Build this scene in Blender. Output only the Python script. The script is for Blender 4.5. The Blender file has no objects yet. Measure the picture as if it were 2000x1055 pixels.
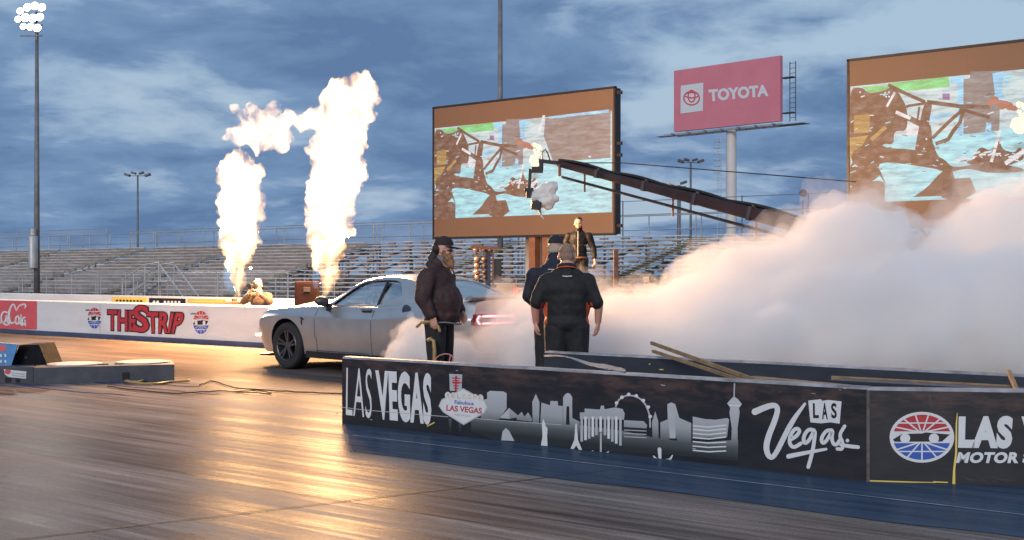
import bpy, bmesh, math, random
import numpy as np
from mathutils import Vector, Matrix, noise
R = math.radians
scene = bpy.context.scene
COL = scene.collection

# ---------------------------------------------------------------- camera
EYE, FOC, HOR = 1.48, 2300.0, 535.0      # eye height in metres, focal length and horizon on the 2000 px photograph
cam = bpy.data.objects.new("camera", bpy.data.cameras.new("camera"))
COL.objects.link(cam); scene.camera = cam
cam.location = (0, 0, EYE); cam.rotation_euler = (R(90), 0, 0)
cam.data.sensor_width = 36.0; cam.data.lens = 36.0 * FOC / 2000
cam.data.shift_y = (HOR - 527.5) / 2000
cam.data.clip_start = 0.1; cam.data.clip_end = 20000

# ---------------------------------------------------------------- sky, sun, exposure
SUN_EL, SUN_AZ = 4.0, 200.0
world = bpy.data.worlds.new("World"); scene.world = world; world.use_nodes = True
wn, wl = world.node_tree.nodes, world.node_tree.links
wn.clear()
w_out = wn.new("ShaderNodeOutputWorld"); w_bg = wn.new("ShaderNodeBackground")
w_bg.inputs["Strength"].default_value = 0.085
sky = wn.new("ShaderNodeTexSky"); sky.sky_type = 'NISHITA'; sky.sun_disc = False
sky.sun_elevation = R(SUN_EL); sky.sun_rotation = R(SUN_AZ); sky.air_density = 1.2; sky.dust_density = 0.6; sky.ozone_density = 3.0
geo = wn.new("ShaderNodeTexCoord"); sep = wn.new("ShaderNodeSeparateXYZ")
wl.new(geo.outputs["Generated"], sep.inputs[0])
def wmath(op, a, b=None, c=None, clamp=False):
    n = wn.new("ShaderNodeMath"); n.operation = op; n.use_clamp = clamp
    for i, v in enumerate((a, b, c)):
        if v is None: continue
        if isinstance(v, (int, float)): n.inputs[i].default_value = v
        else: wl.new(v, n.inputs[i])
    return n.outputs[0]
zz = wmath('MAXIMUM', sep.outputs[2], 0.0)
den = wmath('ADD', zz, 0.22)
comb = wn.new("ShaderNodeCombineXYZ")
wl.new(wmath('DIVIDE', sep.outputs[0], den), comb.inputs[0]); wl.new(wmath('DIVIDE', sep.outputs[1], den), comb.inputs[1])
def wnoise(scale, detail, rough, dist, off, stretch=(1, 1, 1)):
    mp = wn.new("ShaderNodeMapping"); mp.inputs["Location"].default_value = off; mp.inputs["Scale"].default_value = stretch
    wl.new(comb.outputs[0], mp.inputs[0])
    n = wn.new("ShaderNodeTexNoise"); n.inputs["Scale"].default_value = scale; n.inputs["Detail"].default_value = detail
    n.inputs["Roughness"].default_value = rough; n.inputs["Distortion"].default_value = dist
    wl.new(mp.outputs[0], n.inputs[0]); return n.outputs["Fac"]
def wramp(fac, stops):
    r = wn.new("ShaderNodeValToRGB"); el = r.color_ramp.elements
    while len(el) < len(stops): el.new(0.5)
    for e, (p, c) in zip(el, stops): e.position = p; e.color = (*c, 1)
    wl.new(fac, r.inputs[0]); return r.outputs[0]
big = wnoise(1.35, 6, 0.50, 0.3, (3.1, 1.2, 0.4))
fine = wnoise(3.8, 8, 0.58, 0.3, (0.7, 5.2, 1.4), (0.9, 1.0, 1))
thick = wmath('ADD', wmath('MULTIPLY', big, 0.70), wmath('MULTIPLY', fine, 0.36))
thick = wmath('SUBTRACT', thick, wmath('MULTIPLY', sep.outputs[0], 0.07))        # the overcast is heavier to the left
cover = wramp(thick, [(0.43, (0, 0, 0)), (0.535, (1, 1, 1))])
cloudcol = wramp(wmath('ADD', wmath('MULTIPLY', fine, 0.55), wmath('MULTIPLY', big, 0.45)),
                 [(0.34, (3.0, 4.4, 6.2)), (0.47, (1.85, 2.95, 4.8)), (0.60, (1.12, 1.98, 3.6))])
gapcol = wramp(zz, [(0.0, (4.0, 5.2, 7.0)), (0.12, (4.4, 5.7, 7.2)), (0.35, (4.2, 5.9, 7.6)), (1.0, (2.1, 3.3, 5.2))])
skymix = wn.new("ShaderNodeMix"); skymix.data_type = 'RGBA'; skymix.inputs[0].default_value = 0.85
wl.new(sky.outputs[0], skymix.inputs["A"]); wl.new(gapcol, skymix.inputs["B"])
cmix = wn.new("ShaderNodeMix"); cmix.data_type = 'RGBA'
wl.new(cover, cmix.inputs[0]); wl.new(skymix.outputs["Result"], cmix.inputs["A"]); wl.new(cloudcol, cmix.inputs["B"])
wl.new(cmix.outputs["Result"], w_bg.inputs["Color"]); wl.new(w_bg.outputs[0], w_out.inputs["Surface"])

sl = bpy.data.lights.new("sun", 'SUN'); sl.energy = 1.5; sl.angle = R(25); sl.color = (1.0, 0.93, 0.88)
so = bpy.data.objects.new("sun", sl); COL.objects.link(so)
so.rotation_euler = Vector((math.sin(R(SUN_AZ)) * math.cos(R(22)), math.cos(R(SUN_AZ)) * math.cos(R(22)), math.sin(R(22)))).to_track_quat('Z', 'Y').to_euler()

scene.view_settings.view_transform = 'Standard'; scene.view_settings.look = 'None'
scene.view_settings.exposure = 0.3; scene.view_settings.gamma = 1.0
cy = scene.cycles
cy.max_bounces = 40; cy.diffuse_bounces = 3; cy.glossy_bounces = 3; cy.transmission_bounces = 6; cy.volume_bounces = 36
cy.transparent_max_bounces = 24; cy.sample_clamp_indirect = 6; cy.use_denoising = True; cy.caustics_reflective = False; cy.caustics_refractive = False

# ---------------------------------------------------------------- geometry of the place
TA = R(52.3)
U2 = Vector((math.sin(TA), -math.cos(TA))); N2 = Vector((math.cos(TA), math.sin(TA)))   # along the strip / across it, away from the camera
def P3(s, p, z=0.0): return Vector((U2.x * s + N2.x * p, U2.y * s + N2.y * p, z))
TRACK = Matrix.Rotation(math.atan2(U2.y, U2.x), 4, 'Z')          # local x = along the strip, local y = across it
def ray(px, py): return ((px - 1000) / FOC, (HOR - py) / FOC)
def at(px, py, d):                                                # the point at depth d seen at that pixel of the photograph
    t, v = ray(px, py); return Vector((t * d, d, EYE + v * d))
def ground_at(px, py, z=0.0):
    d = (EYE - z) * FOC / (py - HOR); return Vector(((px - 1000) / FOC * d, d, z))
class Plane:
    """A vertical plane through O along the horizontal direction u; local x along u, local -y towards the camera, local z up."""
    def __init__(s, O, u):
        s.O = Vector((O[0], O[1])); s.u = Vector((u[0], u[1])).normalized(); s.n = Vector((-s.u.y, s.u.x))
        s.M = Matrix.Translation((s.O.x, s.O.y, 0)) @ Matrix.Rotation(math.atan2(s.u.y, s.u.x), 4, 'Z')
    def az(s, px, py):
        t, v = ray(px, py); d = s.n.dot(s.O) / (s.n.x * t + s.n.y)
        q = Vector((t * d, d)) - s.O
        return q.dot(s.u), EYE + v * d

# ---------------------------------------------------------------- helpers
def tag(o, label=None, cat=None, group=None, kind=None):
    if label: o["label"] = label
    if cat: o["category"] = cat
    if group: o["group"] = group
    if kind: o["kind"] = kind
    return o
def empty(name, M=None, label=None, cat=None, group=None, kind=None):
    o = bpy.data.objects.new(name, None); COL.objects.link(o); o.empty_display_size = 0.2
    if M is not None: o.matrix_world = M
    return tag(o, label, cat, group, kind)
def put(name, src, mats, parent=None, smooth=False, M=None):
    """Link a bmesh or mesh as ONE object; as a child it lives in its parent's frame."""
    if isinstance(src, bmesh.types.BMesh):
        me = bpy.data.meshes.new(name); src.to_mesh(me); src.free()
    else: me = src
    me.name = name
    o = bpy.data.objects.new(name, me); COL.objects.link(o)
    for m in (mats if isinstance(mats, (list, tuple)) else [mats]): me.materials.append(m)
    if smooth is True:
        for p in me.polygons: p.use_smooth = True
    elif smooth:
        me.shade_smooth() if hasattr(me, "shade_smooth") else None
        try: me.set_sharp_from_angle(angle=R(smooth))
        except Exception: pass
    if parent is not None: o.parent = parent
    if M is not None: o.matrix_local = M
    return o
def world_of(o):
    return o.matrix_basis.copy() if o.parent is None else world_of(o.parent) @ o.matrix_basis
def copy_tree(o, parent=None):
    c = o.copy(); COL.objects.link(c)
    if parent is not None: c.parent = parent
    for ch in list(o.children): copy_tree(ch, c)
    return c
def B(): return bmesh.new()
def setmi(faces, mi):
    for f in faces: f.material_index = mi
def box(bm, c, s, M=None, mi=0, bevel=0.0):
    r = bmesh.ops.create_cube(bm, size=1.0, matrix=Matrix.Translation(c) @ (M if M is not None else Matrix()) @ Matrix.Diagonal((*s, 1)))
    fs = set(f for v in r['verts'] for f in v.link_faces); setmi(fs, mi)
    if bevel:
        es = list(set(e for v in r['verts'] for e in v.link_edges))
        k = bmesh.ops.bevel(bm, geom=es, offset=bevel, segments=2, affect='EDGES', profile=0.7); setmi(k['faces'], mi)
def frame_to(d):
    return Vector(d).normalized().to_track_quat('Z', 'Y').to_matrix().to_4x4()
def tube(bm, pts, r, seg=8, mi=0, cap=True):
    pts = [Vector(p) for p in pts]; n = len(pts)
    rs = r if isinstance(r, (list, tuple)) else [r] * n
    rings = []; up = None
    for i, p in enumerate(pts):
        d = (pts[min(i + 1, n - 1)] - pts[max(i - 1, 0)])
        d = d.normalized() if d.length > 1e-9 else Vector((0, 0, 1))
        a = d.orthogonal().normalized() if up is None else (up - d * up.dot(d)).normalized()
        up = a; b = d.cross(a)
        rings.append([bm.verts.new(p + (a * math.cos(2 * math.pi * k / seg) + b * math.sin(2 * math.pi * k / seg)) * rs[i]) for k in range(seg)])
    for i in range(n - 1):
        for k in range(seg):
            f = bm.faces.new((rings[i][k], rings[i][(k + 1) % seg], rings[i + 1][(k + 1) % seg], rings[i + 1][k])); f.material_index = mi
    if cap:
        bm.faces.new(rings[0][::-1]).material_index = mi; bm.faces.new(rings[-1]).material_index = mi
def beam(bm, a, b, w, h, mi=0):
    a, b = Vector(a), Vector(b); d = (b - a); L = d.length; d.normalize()
    side = d.cross(Vector((0, 0, 1)))
    side = side.normalized() if side.length > 1e-4 else Vector((1, 0, 0))
    upv = side.cross(d)
    M = Matrix((( d.x, side.x, upv.x, 0), (d.y, side.y, upv.y, 0), (d.z, side.z, upv.z, 0), (0, 0, 0, 1)))
    box(bm, (a + b) / 2, (L, w, h), M, mi)
def lathe(bm, prof, M=None, seg=24, mi=0, cap=True):
    M = M if M is not None else Matrix()
    rings = []
    for r, h in prof:
        rings.append([bm.verts.new(M @ Vector((r * math.cos(2 * math.pi * k / seg), r * math.sin(2 * math.pi * k / seg), h))) for k in range(seg)])
    for i in range(len(rings) - 1):
        for k in range(seg):
            bm.faces.new((rings[i][k], rings[i][(k + 1) % seg], rings[i + 1][(k + 1) % seg], rings[i + 1][k])).material_index = mi
    if cap and prof[0][0] > 1e-6: bm.faces.new(rings[0][::-1]).material_index = mi
    if cap and prof[-1][0] > 1e-6: bm.faces.new(rings[-1]).material_index = mi
def ball(bm, c, r, M=None, sub=2, mi=0):
    r = r if isinstance(r, (tuple, list)) else (r, r, r)
    k = bmesh.ops.create_icosphere(bm, subdivisions=sub, radius=1.0, matrix=Matrix.Translation(c) @ (M if M is not None else Matrix()) @ Matrix.Diagonal((*r, 1)))
    setmi(set(f for v in k['verts'] for f in v.link_faces), mi)
def prism(bm, pts, y0, y1, mi=0, mi_side=None):
    """Outline in local x/z, thickness from y0 to y1."""
    a = [bm.verts.new((x, y0, z)) for x, z in pts]; b = [bm.verts.new((x, y1, z)) for x, z in pts]
    bm.faces.new(a).material_index = mi; bm.faces.new(b[::-1]).material_index = mi if mi_side is None else mi_side
    for i in range(len(pts)):
        j = (i + 1) % len(pts)
        bm.faces.new((a[i], b[i], b[j], a[j])).material_index = mi if mi_side is None else mi_side
def evaluated(o, drop=True):
    dg = bpy.context.evaluated_depsgraph_get(); dg.update()
    me = bpy.data.meshes.new_from_object(o.evaluated_get(dg))
    if drop:
        old = o.data; bpy.data.objects.remove(o)
        if old.users == 0: bpy.data.meshes.remove(old)
    return me
def remeshed(bm, voxel, smooth=2, factor=0.5):
    me = bpy.data.meshes.new("tmp"); bm.to_mesh(me); bm.free()
    o = bpy.data.objects.new("tmp", me); COL.objects.link(o)
    m = o.modifiers.new("r", 'REMESH'); m.mode = 'VOXEL'; m.voxel_size = voxel; m.use_smooth_shade = True
    if smooth:
        s = o.modifiers.new("s", 'SMOOTH'); s.iterations = smooth; s.factor = factor
    return evaluated(o)
def displace(me, amp, scale, octaves=4, seed=0.0, kind='fbm', zstretch=1.0):
    n = len(me.vertices); no = np.empty(n * 3); me.vertices.foreach_get("normal", no); no = no.reshape(-1, 3)
    co = np.empty(n * 3); me.vertices.foreach_get("co", co); co = co.reshape(-1, 3)
    o = np.empty(n)
    for i in range(n):
        q = Vector((co[i][0] * scale + seed, co[i][1] * scale + seed * 0.7, co[i][2] * scale * zstretch - seed))
        if kind == 'bill': o[i] = 1.0 - 1.6 * noise.ridged_multi_fractal(q, 1.0, 2.1, octaves, 0.9, 2.0) / 2.2
        else: o[i] = noise.fractal(q, 1.0, 2.1, octaves)
    co += no * (o * amp)[:, None]
    me.vertices.foreach_set("co", co.ravel()); me.update()
_texts = {}
def glyphs(txt, bold=0.0, space=1.0):
    key = (txt, bold, space)
    if key not in _texts:
        cu = bpy.data.curves.new("t", 'FONT'); cu.body = txt; cu.size = 1.0; cu.offset = bold; cu.space_character = space; cu.fill_mode = 'FRONT'; cu.resolution_u = 4
        o = bpy.data.objects.new("t", cu); COL.objects.link(o)
        dg = bpy.context.evaluated_depsgraph_get(); dg.update()
        me = bpy.data.meshes.new_from_object(o.evaluated_get(dg))
        v = np.array([x.co[:2] for x in me.vertices]); lo, hi = v.min(0), v.max(0)
        _texts[key] = ((v - lo) / (hi - lo), [tuple(p.vertices) for p in me.polygons])
        bpy.data.objects.remove(o); bpy.data.curves.remove(cu); bpy.data.meshes.remove(me)
    return _texts[key]
class Print:
    """Printed marks on a vertical plane: flat shapes a couple of millimetres proud of one another, one mesh."""
    def __init__(s, plane, step=0.002, f=lambda x, y: (x, y)): s.pl, s.bm, s.step, s.f = plane, B(), step, f
    def v(s, x, y, layer):
        a, z = s.pl.az(*s.f(x, y)); return s.bm.verts.new((a, -s.step * layer, z))
    def poly(s, pts, mi=0, layer=1):
        try: s.bm.faces.new([s.v(x, y, layer) for x, y in pts]).material_index = mi
        except ValueError: pass
    def rect(s, x0, y0, x1, y1, mi=0, layer=1): s.poly([(x0, y0), (x1, y0), (x1, y1), (x0, y1)], mi, layer)
    def ell(s, cx, cy, rx, ry, mi=0, layer=1, n=32, keep=None):
        pts = [(cx + rx * math.cos(2 * math.pi * k / n), cy + ry * math.sin(2 * math.pi * k / n)) for k in range(n)]
        if keep: pts = [q for q in pts if keep(*q)]
        s.poly(pts, mi, layer)
    def ring(s, cx, cy, rx, ry, w, mi=0, layer=1, n=32):
        s.stroke([(cx + rx * math.cos(2 * math.pi * k / n), cy + ry * math.sin(2 * math.pi * k / n)) for k in range(n + 1)], w, mi, layer, round_=False)
    def stroke(s, pts, w, mi=0, layer=1, round_=True, smooth=0):
        pts = [Vector(p) for p in pts]
        ws = list(w) if isinstance(w, (list, tuple)) else [w] * len(pts)
        for _ in range(smooth):
            q, qw = [pts[0]], [ws[0]]
            for i in range(len(pts) - 1):
                q += [pts[i] * .75 + pts[i + 1] * .25, pts[i] * .25 + pts[i + 1] * .75]; qw += [ws[i] * .75 + ws[i + 1] * .25, ws[i] * .25 + ws[i + 1] * .75]
            pts, ws = q + [pts[-1]], qw + [ws[-1]]
        L, Rr = [], []
        for i, p in enumerate(pts):
            d = pts[min(i + 1, len(pts) - 1)] - pts[max(i - 1, 0)]
            d = d.normalized() if d.length else Vector((1, 0))
            nrm = Vector((-d.y, d.x)) * ws[i] / 2
            L.append(s.v(*(p + nrm), layer)); Rr.append(s.v(*(p - nrm), layer))
        for i in range(len(pts) - 1):
            try: s.bm.faces.new((L[i], Rr[i], Rr[i + 1], L[i + 1])).material_index = mi
            except ValueError: pass
        if round_:
            for k in (0, -1): s.ell(pts[k].x, pts[k].y, ws[k] / 2, ws[k] / 2, mi, layer + 0.13 * (1 + (k == 0)), 12)
    def text(s, txt, tl, tr, br, bl, mi=0, layer=1, bold=0.0, space=1.0):
        v, fs = glyphs(txt, bold, space)
        q = [s.v(*((Vector(bl) * (1 - u) + Vector(br) * u) * (1 - w) + (Vector(tl) * (1 - u) + Vector(tr) * u) * w), layer) for u, w in v]
        for f in fs:
            try: s.bm.faces.new([q[i] for i in f]).material_index = mi
            except ValueError: pass
    def done(s, name, mats, parent):
        bmesh.ops.recalc_face_normals(s.bm, faces=s.bm.faces[:])
        for f in s.bm.faces:
            if f.normal.y > 0: f.normal_flip()
        o = put(name, s.bm, mats, parent)
        o.matrix_local = world_of(parent).inverted() @ s.pl.M
        return o

# ---------------------------------------------------------------- materials
class NT:
    def __init__(s, name):
        s.m = bpy.data.materials.new(name); s.m.use_nodes = True; s.t = s.m.node_tree; s.t.nodes.clear()
        s.out = s.t.nodes.new("ShaderNodeOutputMaterial")
    def n(s, t, **kw):
        x = s.t.nodes.new("ShaderNode" + t)
        for k, v in kw.items(): setattr(x, k, v)
        return x
    def set(s, x, i, v):
        if hasattr(v, 'is_output'): s.t.links.new(v, x.inputs[i])
        elif isinstance(v, (tuple, list)): x.inputs[i].default_value = (*v, 1) if len(v) == 3 and x.inputs[i].type == 'RGBA' else v
        else: x.inputs[i].default_value = v
    def coord(s, scale=(1, 1, 1), loc=(0, 0, 0), kind="Object"):
        m = s.n("Mapping"); m.inputs["Scale"].default_value = scale; m.inputs["Location"].default_value = loc
        s.t.links.new(s.n("TexCoord").outputs[kind], m.inputs[0]); return m.outputs[0]
    def noise(s, co, scale=1.0, detail=4, rough=0.55, dist=0.0):
        x = s.n("TexNoise"); s.set(x, 0, co); s.set(x, "Scale", scale); s.set(x, "Detail", detail); s.set(x, "Roughness", rough); s.set(x, "Distortion", dist)
        return x.outputs["Fac"]
    def ramp(s, fac, stops):
        r = s.n("ValToRGB"); e = r.color_ramp.elements
        while len(e) < len(stops): e.new(0.5)
        for k, (p, c) in zip(e, stops): k.position = p; k.color = (*c, 1) if not isinstance(c, (int, float)) else (c, c, c, 1)
        s.set(r, 0, fac); return r.outputs[0]
    def math(s, op, a, b=0.0, clamp=False):
        x = s.n("Math", operation=op, use_clamp=clamp); s.set(x, 0, a); s.set(x, 1, b); return x.outputs[0]
    def mix(s, fac, a, b, mode='MIX'):
        x = s.n("Mix", data_type='RGBA', blend_type=mode); s.set(x, 0, fac); s.set(x, "A", a); s.set(x, "B", b); return x.outputs["Result"]
    def bsdf(s, col, rough=0.6, metal=0.0, bump=None, bstr=0.2, bdist=0.02, **kw):
        b = s.n("BsdfPrincipled"); s.set(b, "Base Color", col); s.set(b, "Roughness", rough); s.set(b, "Metallic", metal)
        for k, v in kw.items(): s.set(b, k.replace("_", " "), v)
        if bump is not None:
            q = s.n("Bump"); s.set(q, "Strength", bstr); s.set(q, "Distance", bdist); s.set(q, "Height", bump); s.t.links.new(q.outputs[0], b.inputs["Normal"])
        s.t.links.new(b.outputs[0], s.out.inputs["Surface"]); return b
def mat(name, col, rough=0.6, metal=0.0, var=0.25, scale=6.0, bump=0.0, bscale=40.0, bdist=0.01, **kw):
    """Plain stuff with an uneven tone and a little surface relief."""
    t = NT(name); co = t.coord()
    f = t.noise(co, scale, 5, 0.6)
    lo, hi = tuple(c * (1 - var) for c in col), tuple(min(1, c * (1 + var)) for c in col)
    c = t.ramp(f, [(0.3, lo), (0.7, hi)])
    r = t.math('ADD', t.math('MULTIPLY', t.noise(co, scale * 2.3, 3), 0.25), rough - 0.12)
    t.bsdf(c, r, metal, t.noise(co, bscale, 4) if bump else None, bump, bdist, **kw)
    return t.m
def emit(name, col, strength, base=(0.02, 0.02, 0.02)):
    t = NT(name); t.bsdf(base, 0.5, **{"Emission_Color": col, "Emission_Strength": strength}); return t.m
def glassy(name, tint, clear, rough=0.02):
    """Thin tinted pane: part mirror, part clear, without refraction."""
    t = NT(name); a = t.n("BsdfTransparent"); t.set(a, 0, tint); g = t.n("BsdfGlossy"); t.set(g, "Roughness", rough); t.set(g, "Color", (.9, .92, .95))
    lw = t.n("Fresnel"); t.set(lw, 0, 1.5); k = t.math('MULTIPLY_ADD', lw.outputs[0], 0.55); t.t.nodes[k.node.name].inputs[2].default_value = 1 - clear
    mx = t.n("MixShader"); t.set(mx, 0, k); t.t.links.new(a.outputs[0], mx.inputs[1]); t.t.links.new(g.outputs[0], mx.inputs[2])
    t.t.links.new(mx.outputs[0], t.out.inputs["Surface"]); return t.m

M_ = {}
M_['white_paint'] = mat("white_paint", (.78, .78, .77), .55, var=.08, scale=2.0)
M_['print_white'] = mat("print_white", (.64, .66, .68), .5, var=.06, scale=9)
M_['print_black'] = mat("print_black", (.012, .012, .016), .5, var=.3)
M_['print_red'] = mat("print_red", (.42, .028, .04), .5, var=.12)
M_['print_pink_red'] = mat("print_pink_red", (.62, .10, .11), .5, var=.08)
M_['print_blue'] = mat("print_blue", (.03, .10, .42), .5, var=.12)
M_['print_grey'] = mat("print_grey", (.42, .44, .47), .5, var=.08)
M_['print_yellow'] = mat("print_yellow", (.72, .55, .12), .5, var=.1)
M_['print_tan'] = mat("print_tan", (.62, .36, .14), .5, var=.12)
M_['black_rubber'] = mat("black_rubber", (.018, .018, .02), .75, var=.35, scale=30, bump=.25, bscale=90)
M_['black_metal'] = mat("black_metal", (.022, .022, .025), .45, .3, var=.3)
M_['dark_metal'] = mat("dark_metal", (.09, .085, .09), .5, .5, var=.3, scale=3)
M_['brown_metal'] = mat("brown_metal", (.11, .045, .03), .55, .2, var=.35, scale=4)
M_['galv'] = mat("galvanised_steel", (.36, .38, .40), .5, .4, var=.25, scale=1.5)
M_['galv_dark'] = mat("weathered_steel", (.16, .165, .175), .6, .3, var=.3, scale=1.2)
M_['alu_plank'] = mat("aluminium_plank", (.52, .49, .47), .5, .1, var=.4, scale=.9)
M_['yellow_paint'] = mat("yellow_paint", (.62, .42, .04), .6, var=.25, scale=3)
M_['wood'] = mat("bare_wood", (.30, .19, .10), .75, var=.35, scale=8, bump=.3, bscale=25)
M_['white_cloth'] = mat("white_cloth", (.62, .62, .62), .85, var=.12, bump=.4, bscale=14, bdist=.03)
M_['skin'] = mat("skin", (.52, .29, .21), .5, var=.10, scale=14, Subsurface_Weight=0.06)
M_['skin_pink'] = mat("skin_ruddy", (.55, .29, .22), .5, var=.10, scale=14, Subsurface_Weight=0.06)
M_['beard'] = mat("ginger_beard", (.30, .15, .07), .8, var=.4, scale=30, bump=.8, bscale=120)
M_['dark_hair'] = mat("dark_hair", (.02, .014, .012), .6, var=.5, scale=40, bump=.6, bscale=120)
M_['grey_hair'] = mat("cropped_hair", (.26, .17, .12), .8, var=.25, scale=60, bump=.6, bscale=200)
M_['navy_cloth'] = mat("navy_cloth", (.012, .016, .03), .8, var=.3, scale=10, bump=.5, bscale=30)
M_['black_cloth'] = mat("black_cloth", (.013, .013, .016), .8, var=.3, scale=10, bump=.5, bscale=30)
M_['maroon_cloth'] = mat("maroon_black_cloth", (.040, .018, .019), .75, var=.4, scale=8, bump=.5, bscale=26)
M_['leather'] = mat("black_leather", (.008, .0075, .009), .6, var=.4, scale=9, bump=.5, bscale=22, Specular_IOR_Level=.25)
M_['orange_cloth'] = mat("orange_cloth", (.55, .09, .03), .7, var=.15, scale=14)
M_['brown_cloth'] = mat("rust_brown_cloth", (.05, .02, .013), .8, var=.3, scale=10, bump=.4, bscale=30)
M_['tan_cloth'] = mat("tan_cloth", (.045, .03, .025), .8, var=.25, scale=12, bump=.4, bscale=30)
M_['eye'] = mat("eye", (.02, .015, .012), .2, var=.1)
M_['rust'] = mat("rust_steel", (.16, .075, .045), .6, .1, var=.3, scale=3)
M_['yellow_rubber'] = mat("yellow_hose_rubber", (.34, .23, .09), .55, var=.2, scale=20)

# ================================================================ GROUND, TRACK
t = NT("desert_asphalt"); co = t.coord()
t.bsdf(t.ramp(t.noise(co, .35, 8, .65), [(.3, (.10, .095, .09)), (.7, (.17, .16, .15))]), .85, bump=t.noise(co, 40, 3), bstr=.3); ASPHALT = t.m
bm = B()
bmesh.ops.create_grid(bm, x_segments=1, y_segments=1, size=6000)
tag(put("ground", bm, ASPHALT), kind="structure", label="grey asphalt ground reaching out past the grandstands")

def track_mat(name, cols, r0, r1, spec):
    """Rubbered concrete: streaks and lanes of rubber run along the strip (local x), with worn bare patches and small specks."""
    t = NT(name)
    fine = t.noise(t.coord((.40, 13, 1)), 1.0, 6, .70)
    mid = t.noise(t.coord((.10, 3.2, 1), (7, 2, 0)), 1.0, 5, .6)
    wide = t.noise(t.coord((.05, .55, 1), (1, 9, 0)), 1.0, 4, .55)
    patch = t.noise(t.coord((.5, 1.1, 1), (4, 4, 0)), 1.0, 6, .62)
    speck = t.noise(t.coord((2.2, 9, 1), (11, 3, 0)), 3.0, 3, .6)
    f = t.math('ADD', t.math('ADD', t.math('MULTIPLY', fine, .46), t.math('MULTIPLY', mid, .30)), t.math('MULTIPLY', wide, .24))
    f2 = t.math('ADD', t.math('MULTIPLY', f, .8), t.math('MULTIPLY', patch, .2))
    c = t.ramp(f2, cols)
    c = t.mix(t.ramp(speck, [(.27, .75), (.31, 0.0)]), c, (.03, .028, .028))
    grain = t.noise(t.coord((1, 1, 1)), 55, 3, .7); c = t.mix(t.ramp(grain, [(.35, .30), (.6, 0.0)]), c, (.03, .026, .025))
    sy = t.n('SeparateXYZ'); t.set(sy, 0, t.coord()); groove = t.ramp(t.math('MULTIPLY', t.math('ADD', sy.outputs[1], t.math('MULTIPLY', wide, .5)), .05), [(.525, 0.0), (.555, 1.0), (.76, 1.0), (.785, 0.0)])
    c = t.mix(t.math('MULTIPLY', groove, .62), c, (.045, .030, .026))          # the far lane carries more rubber
    rr = t.ramp(t.math('ADD', t.math('MULTIPLY', mid, .5), t.math('MULTIPLY', fine, .5)), [(.32, r0), (.66, r1)])
    bp = t.n("Bump"); t.set(bp, "Strength", .30); t.set(bp, "Distance", .012); t.set(bp, "Height", t.math('ADD', t.math('MULTIPLY', fine, .7), t.math('ADD', t.math('MULTIPLY', patch, .6), t.math('MULTIPLY', grain, .30))))
    df = t.n("BsdfDiffuse"); t.set(df, 0, c); gl = t.n("BsdfGlossy"); t.set(gl, "Roughness", rr); t.set(gl, "Color", (.95, .95, .95))
    for x in (df, gl): t.t.links.new(bp.outputs[0], x.inputs["Normal"])
    mx = t.n("MixShader"); t.set(mx, 0, t.ramp(f2, [(.38, spec * 2.4), (.50, spec), (.60, spec * .3)])); t.t.links.new(df.outputs[0], mx.inputs[1]); t.t.links.new(gl.outputs[0], mx.inputs[2])
    t.t.links.new(mx.outputs[0], t.out.inputs["Surface"])
    return t.m
LANE = track_mat("rubbered_concrete", [(.40, (.045, .033, .030)), (.46, (.14, .11, .10)), (.53, (.27, .23, .21)), (.60, (.42, .37, .34))], .28, .44, .024)
bm = B(); box(bm, (-30, 8.1, -.02), (340, 15.2, .048))
tag(put("track", bm, LANE, M=TRACK), kind="structure", label="glossy rubbered concrete drag strip lanes")
# dark sealed band along the centre line, worn at its edge; left end shaped to the barrier's flame shadow
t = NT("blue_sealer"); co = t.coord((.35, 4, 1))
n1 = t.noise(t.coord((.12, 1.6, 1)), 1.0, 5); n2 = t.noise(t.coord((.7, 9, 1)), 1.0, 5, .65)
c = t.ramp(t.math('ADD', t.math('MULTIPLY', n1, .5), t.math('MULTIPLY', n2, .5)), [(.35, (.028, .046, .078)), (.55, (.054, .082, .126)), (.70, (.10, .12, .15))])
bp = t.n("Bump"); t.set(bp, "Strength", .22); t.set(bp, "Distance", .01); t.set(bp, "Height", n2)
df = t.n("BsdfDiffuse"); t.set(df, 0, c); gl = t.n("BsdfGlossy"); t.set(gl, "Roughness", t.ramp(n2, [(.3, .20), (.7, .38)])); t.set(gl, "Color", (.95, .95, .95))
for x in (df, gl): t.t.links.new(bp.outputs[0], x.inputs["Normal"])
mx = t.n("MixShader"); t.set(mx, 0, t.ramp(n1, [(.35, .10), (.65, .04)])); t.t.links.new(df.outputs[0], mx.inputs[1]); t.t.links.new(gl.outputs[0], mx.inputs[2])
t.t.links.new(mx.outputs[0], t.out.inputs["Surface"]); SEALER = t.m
def ragged(x0, x1, y0, y1, amp, step, seed, z, taper=0.0):
    """A band along the strip whose two long edges are worn unevenly."""
    bm = B(); n = int((x1 - x0) / step); a, b = [], []
    for i in range(n + 1):
        x = x0 + (x1 - x0) * i / n; tp = max(0.0, 1 - i / 11) * taper  # taper cuts the near corner along the shadow's slanting edge
        a.append(bm.verts.new((x, y0 + tp + amp * noise.fractal(Vector((x * .9, seed, 0)), 1, 2, 4), z)))
        b.append(bm.verts.new((x, y1 + amp * noise.fractal(Vector((x * .9, seed + 9, 0)), 1, 2, 4), z)))
    for i in range(n): bm.faces.new((a[i], a[i + 1], b[i + 1], b[i]))
    return bm
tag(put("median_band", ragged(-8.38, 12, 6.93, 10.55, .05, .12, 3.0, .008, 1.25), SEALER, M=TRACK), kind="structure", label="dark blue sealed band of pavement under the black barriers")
LINE = mat("worn_white_line", (.36, .40, .46), .6, var=.5, scale=5)
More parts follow.
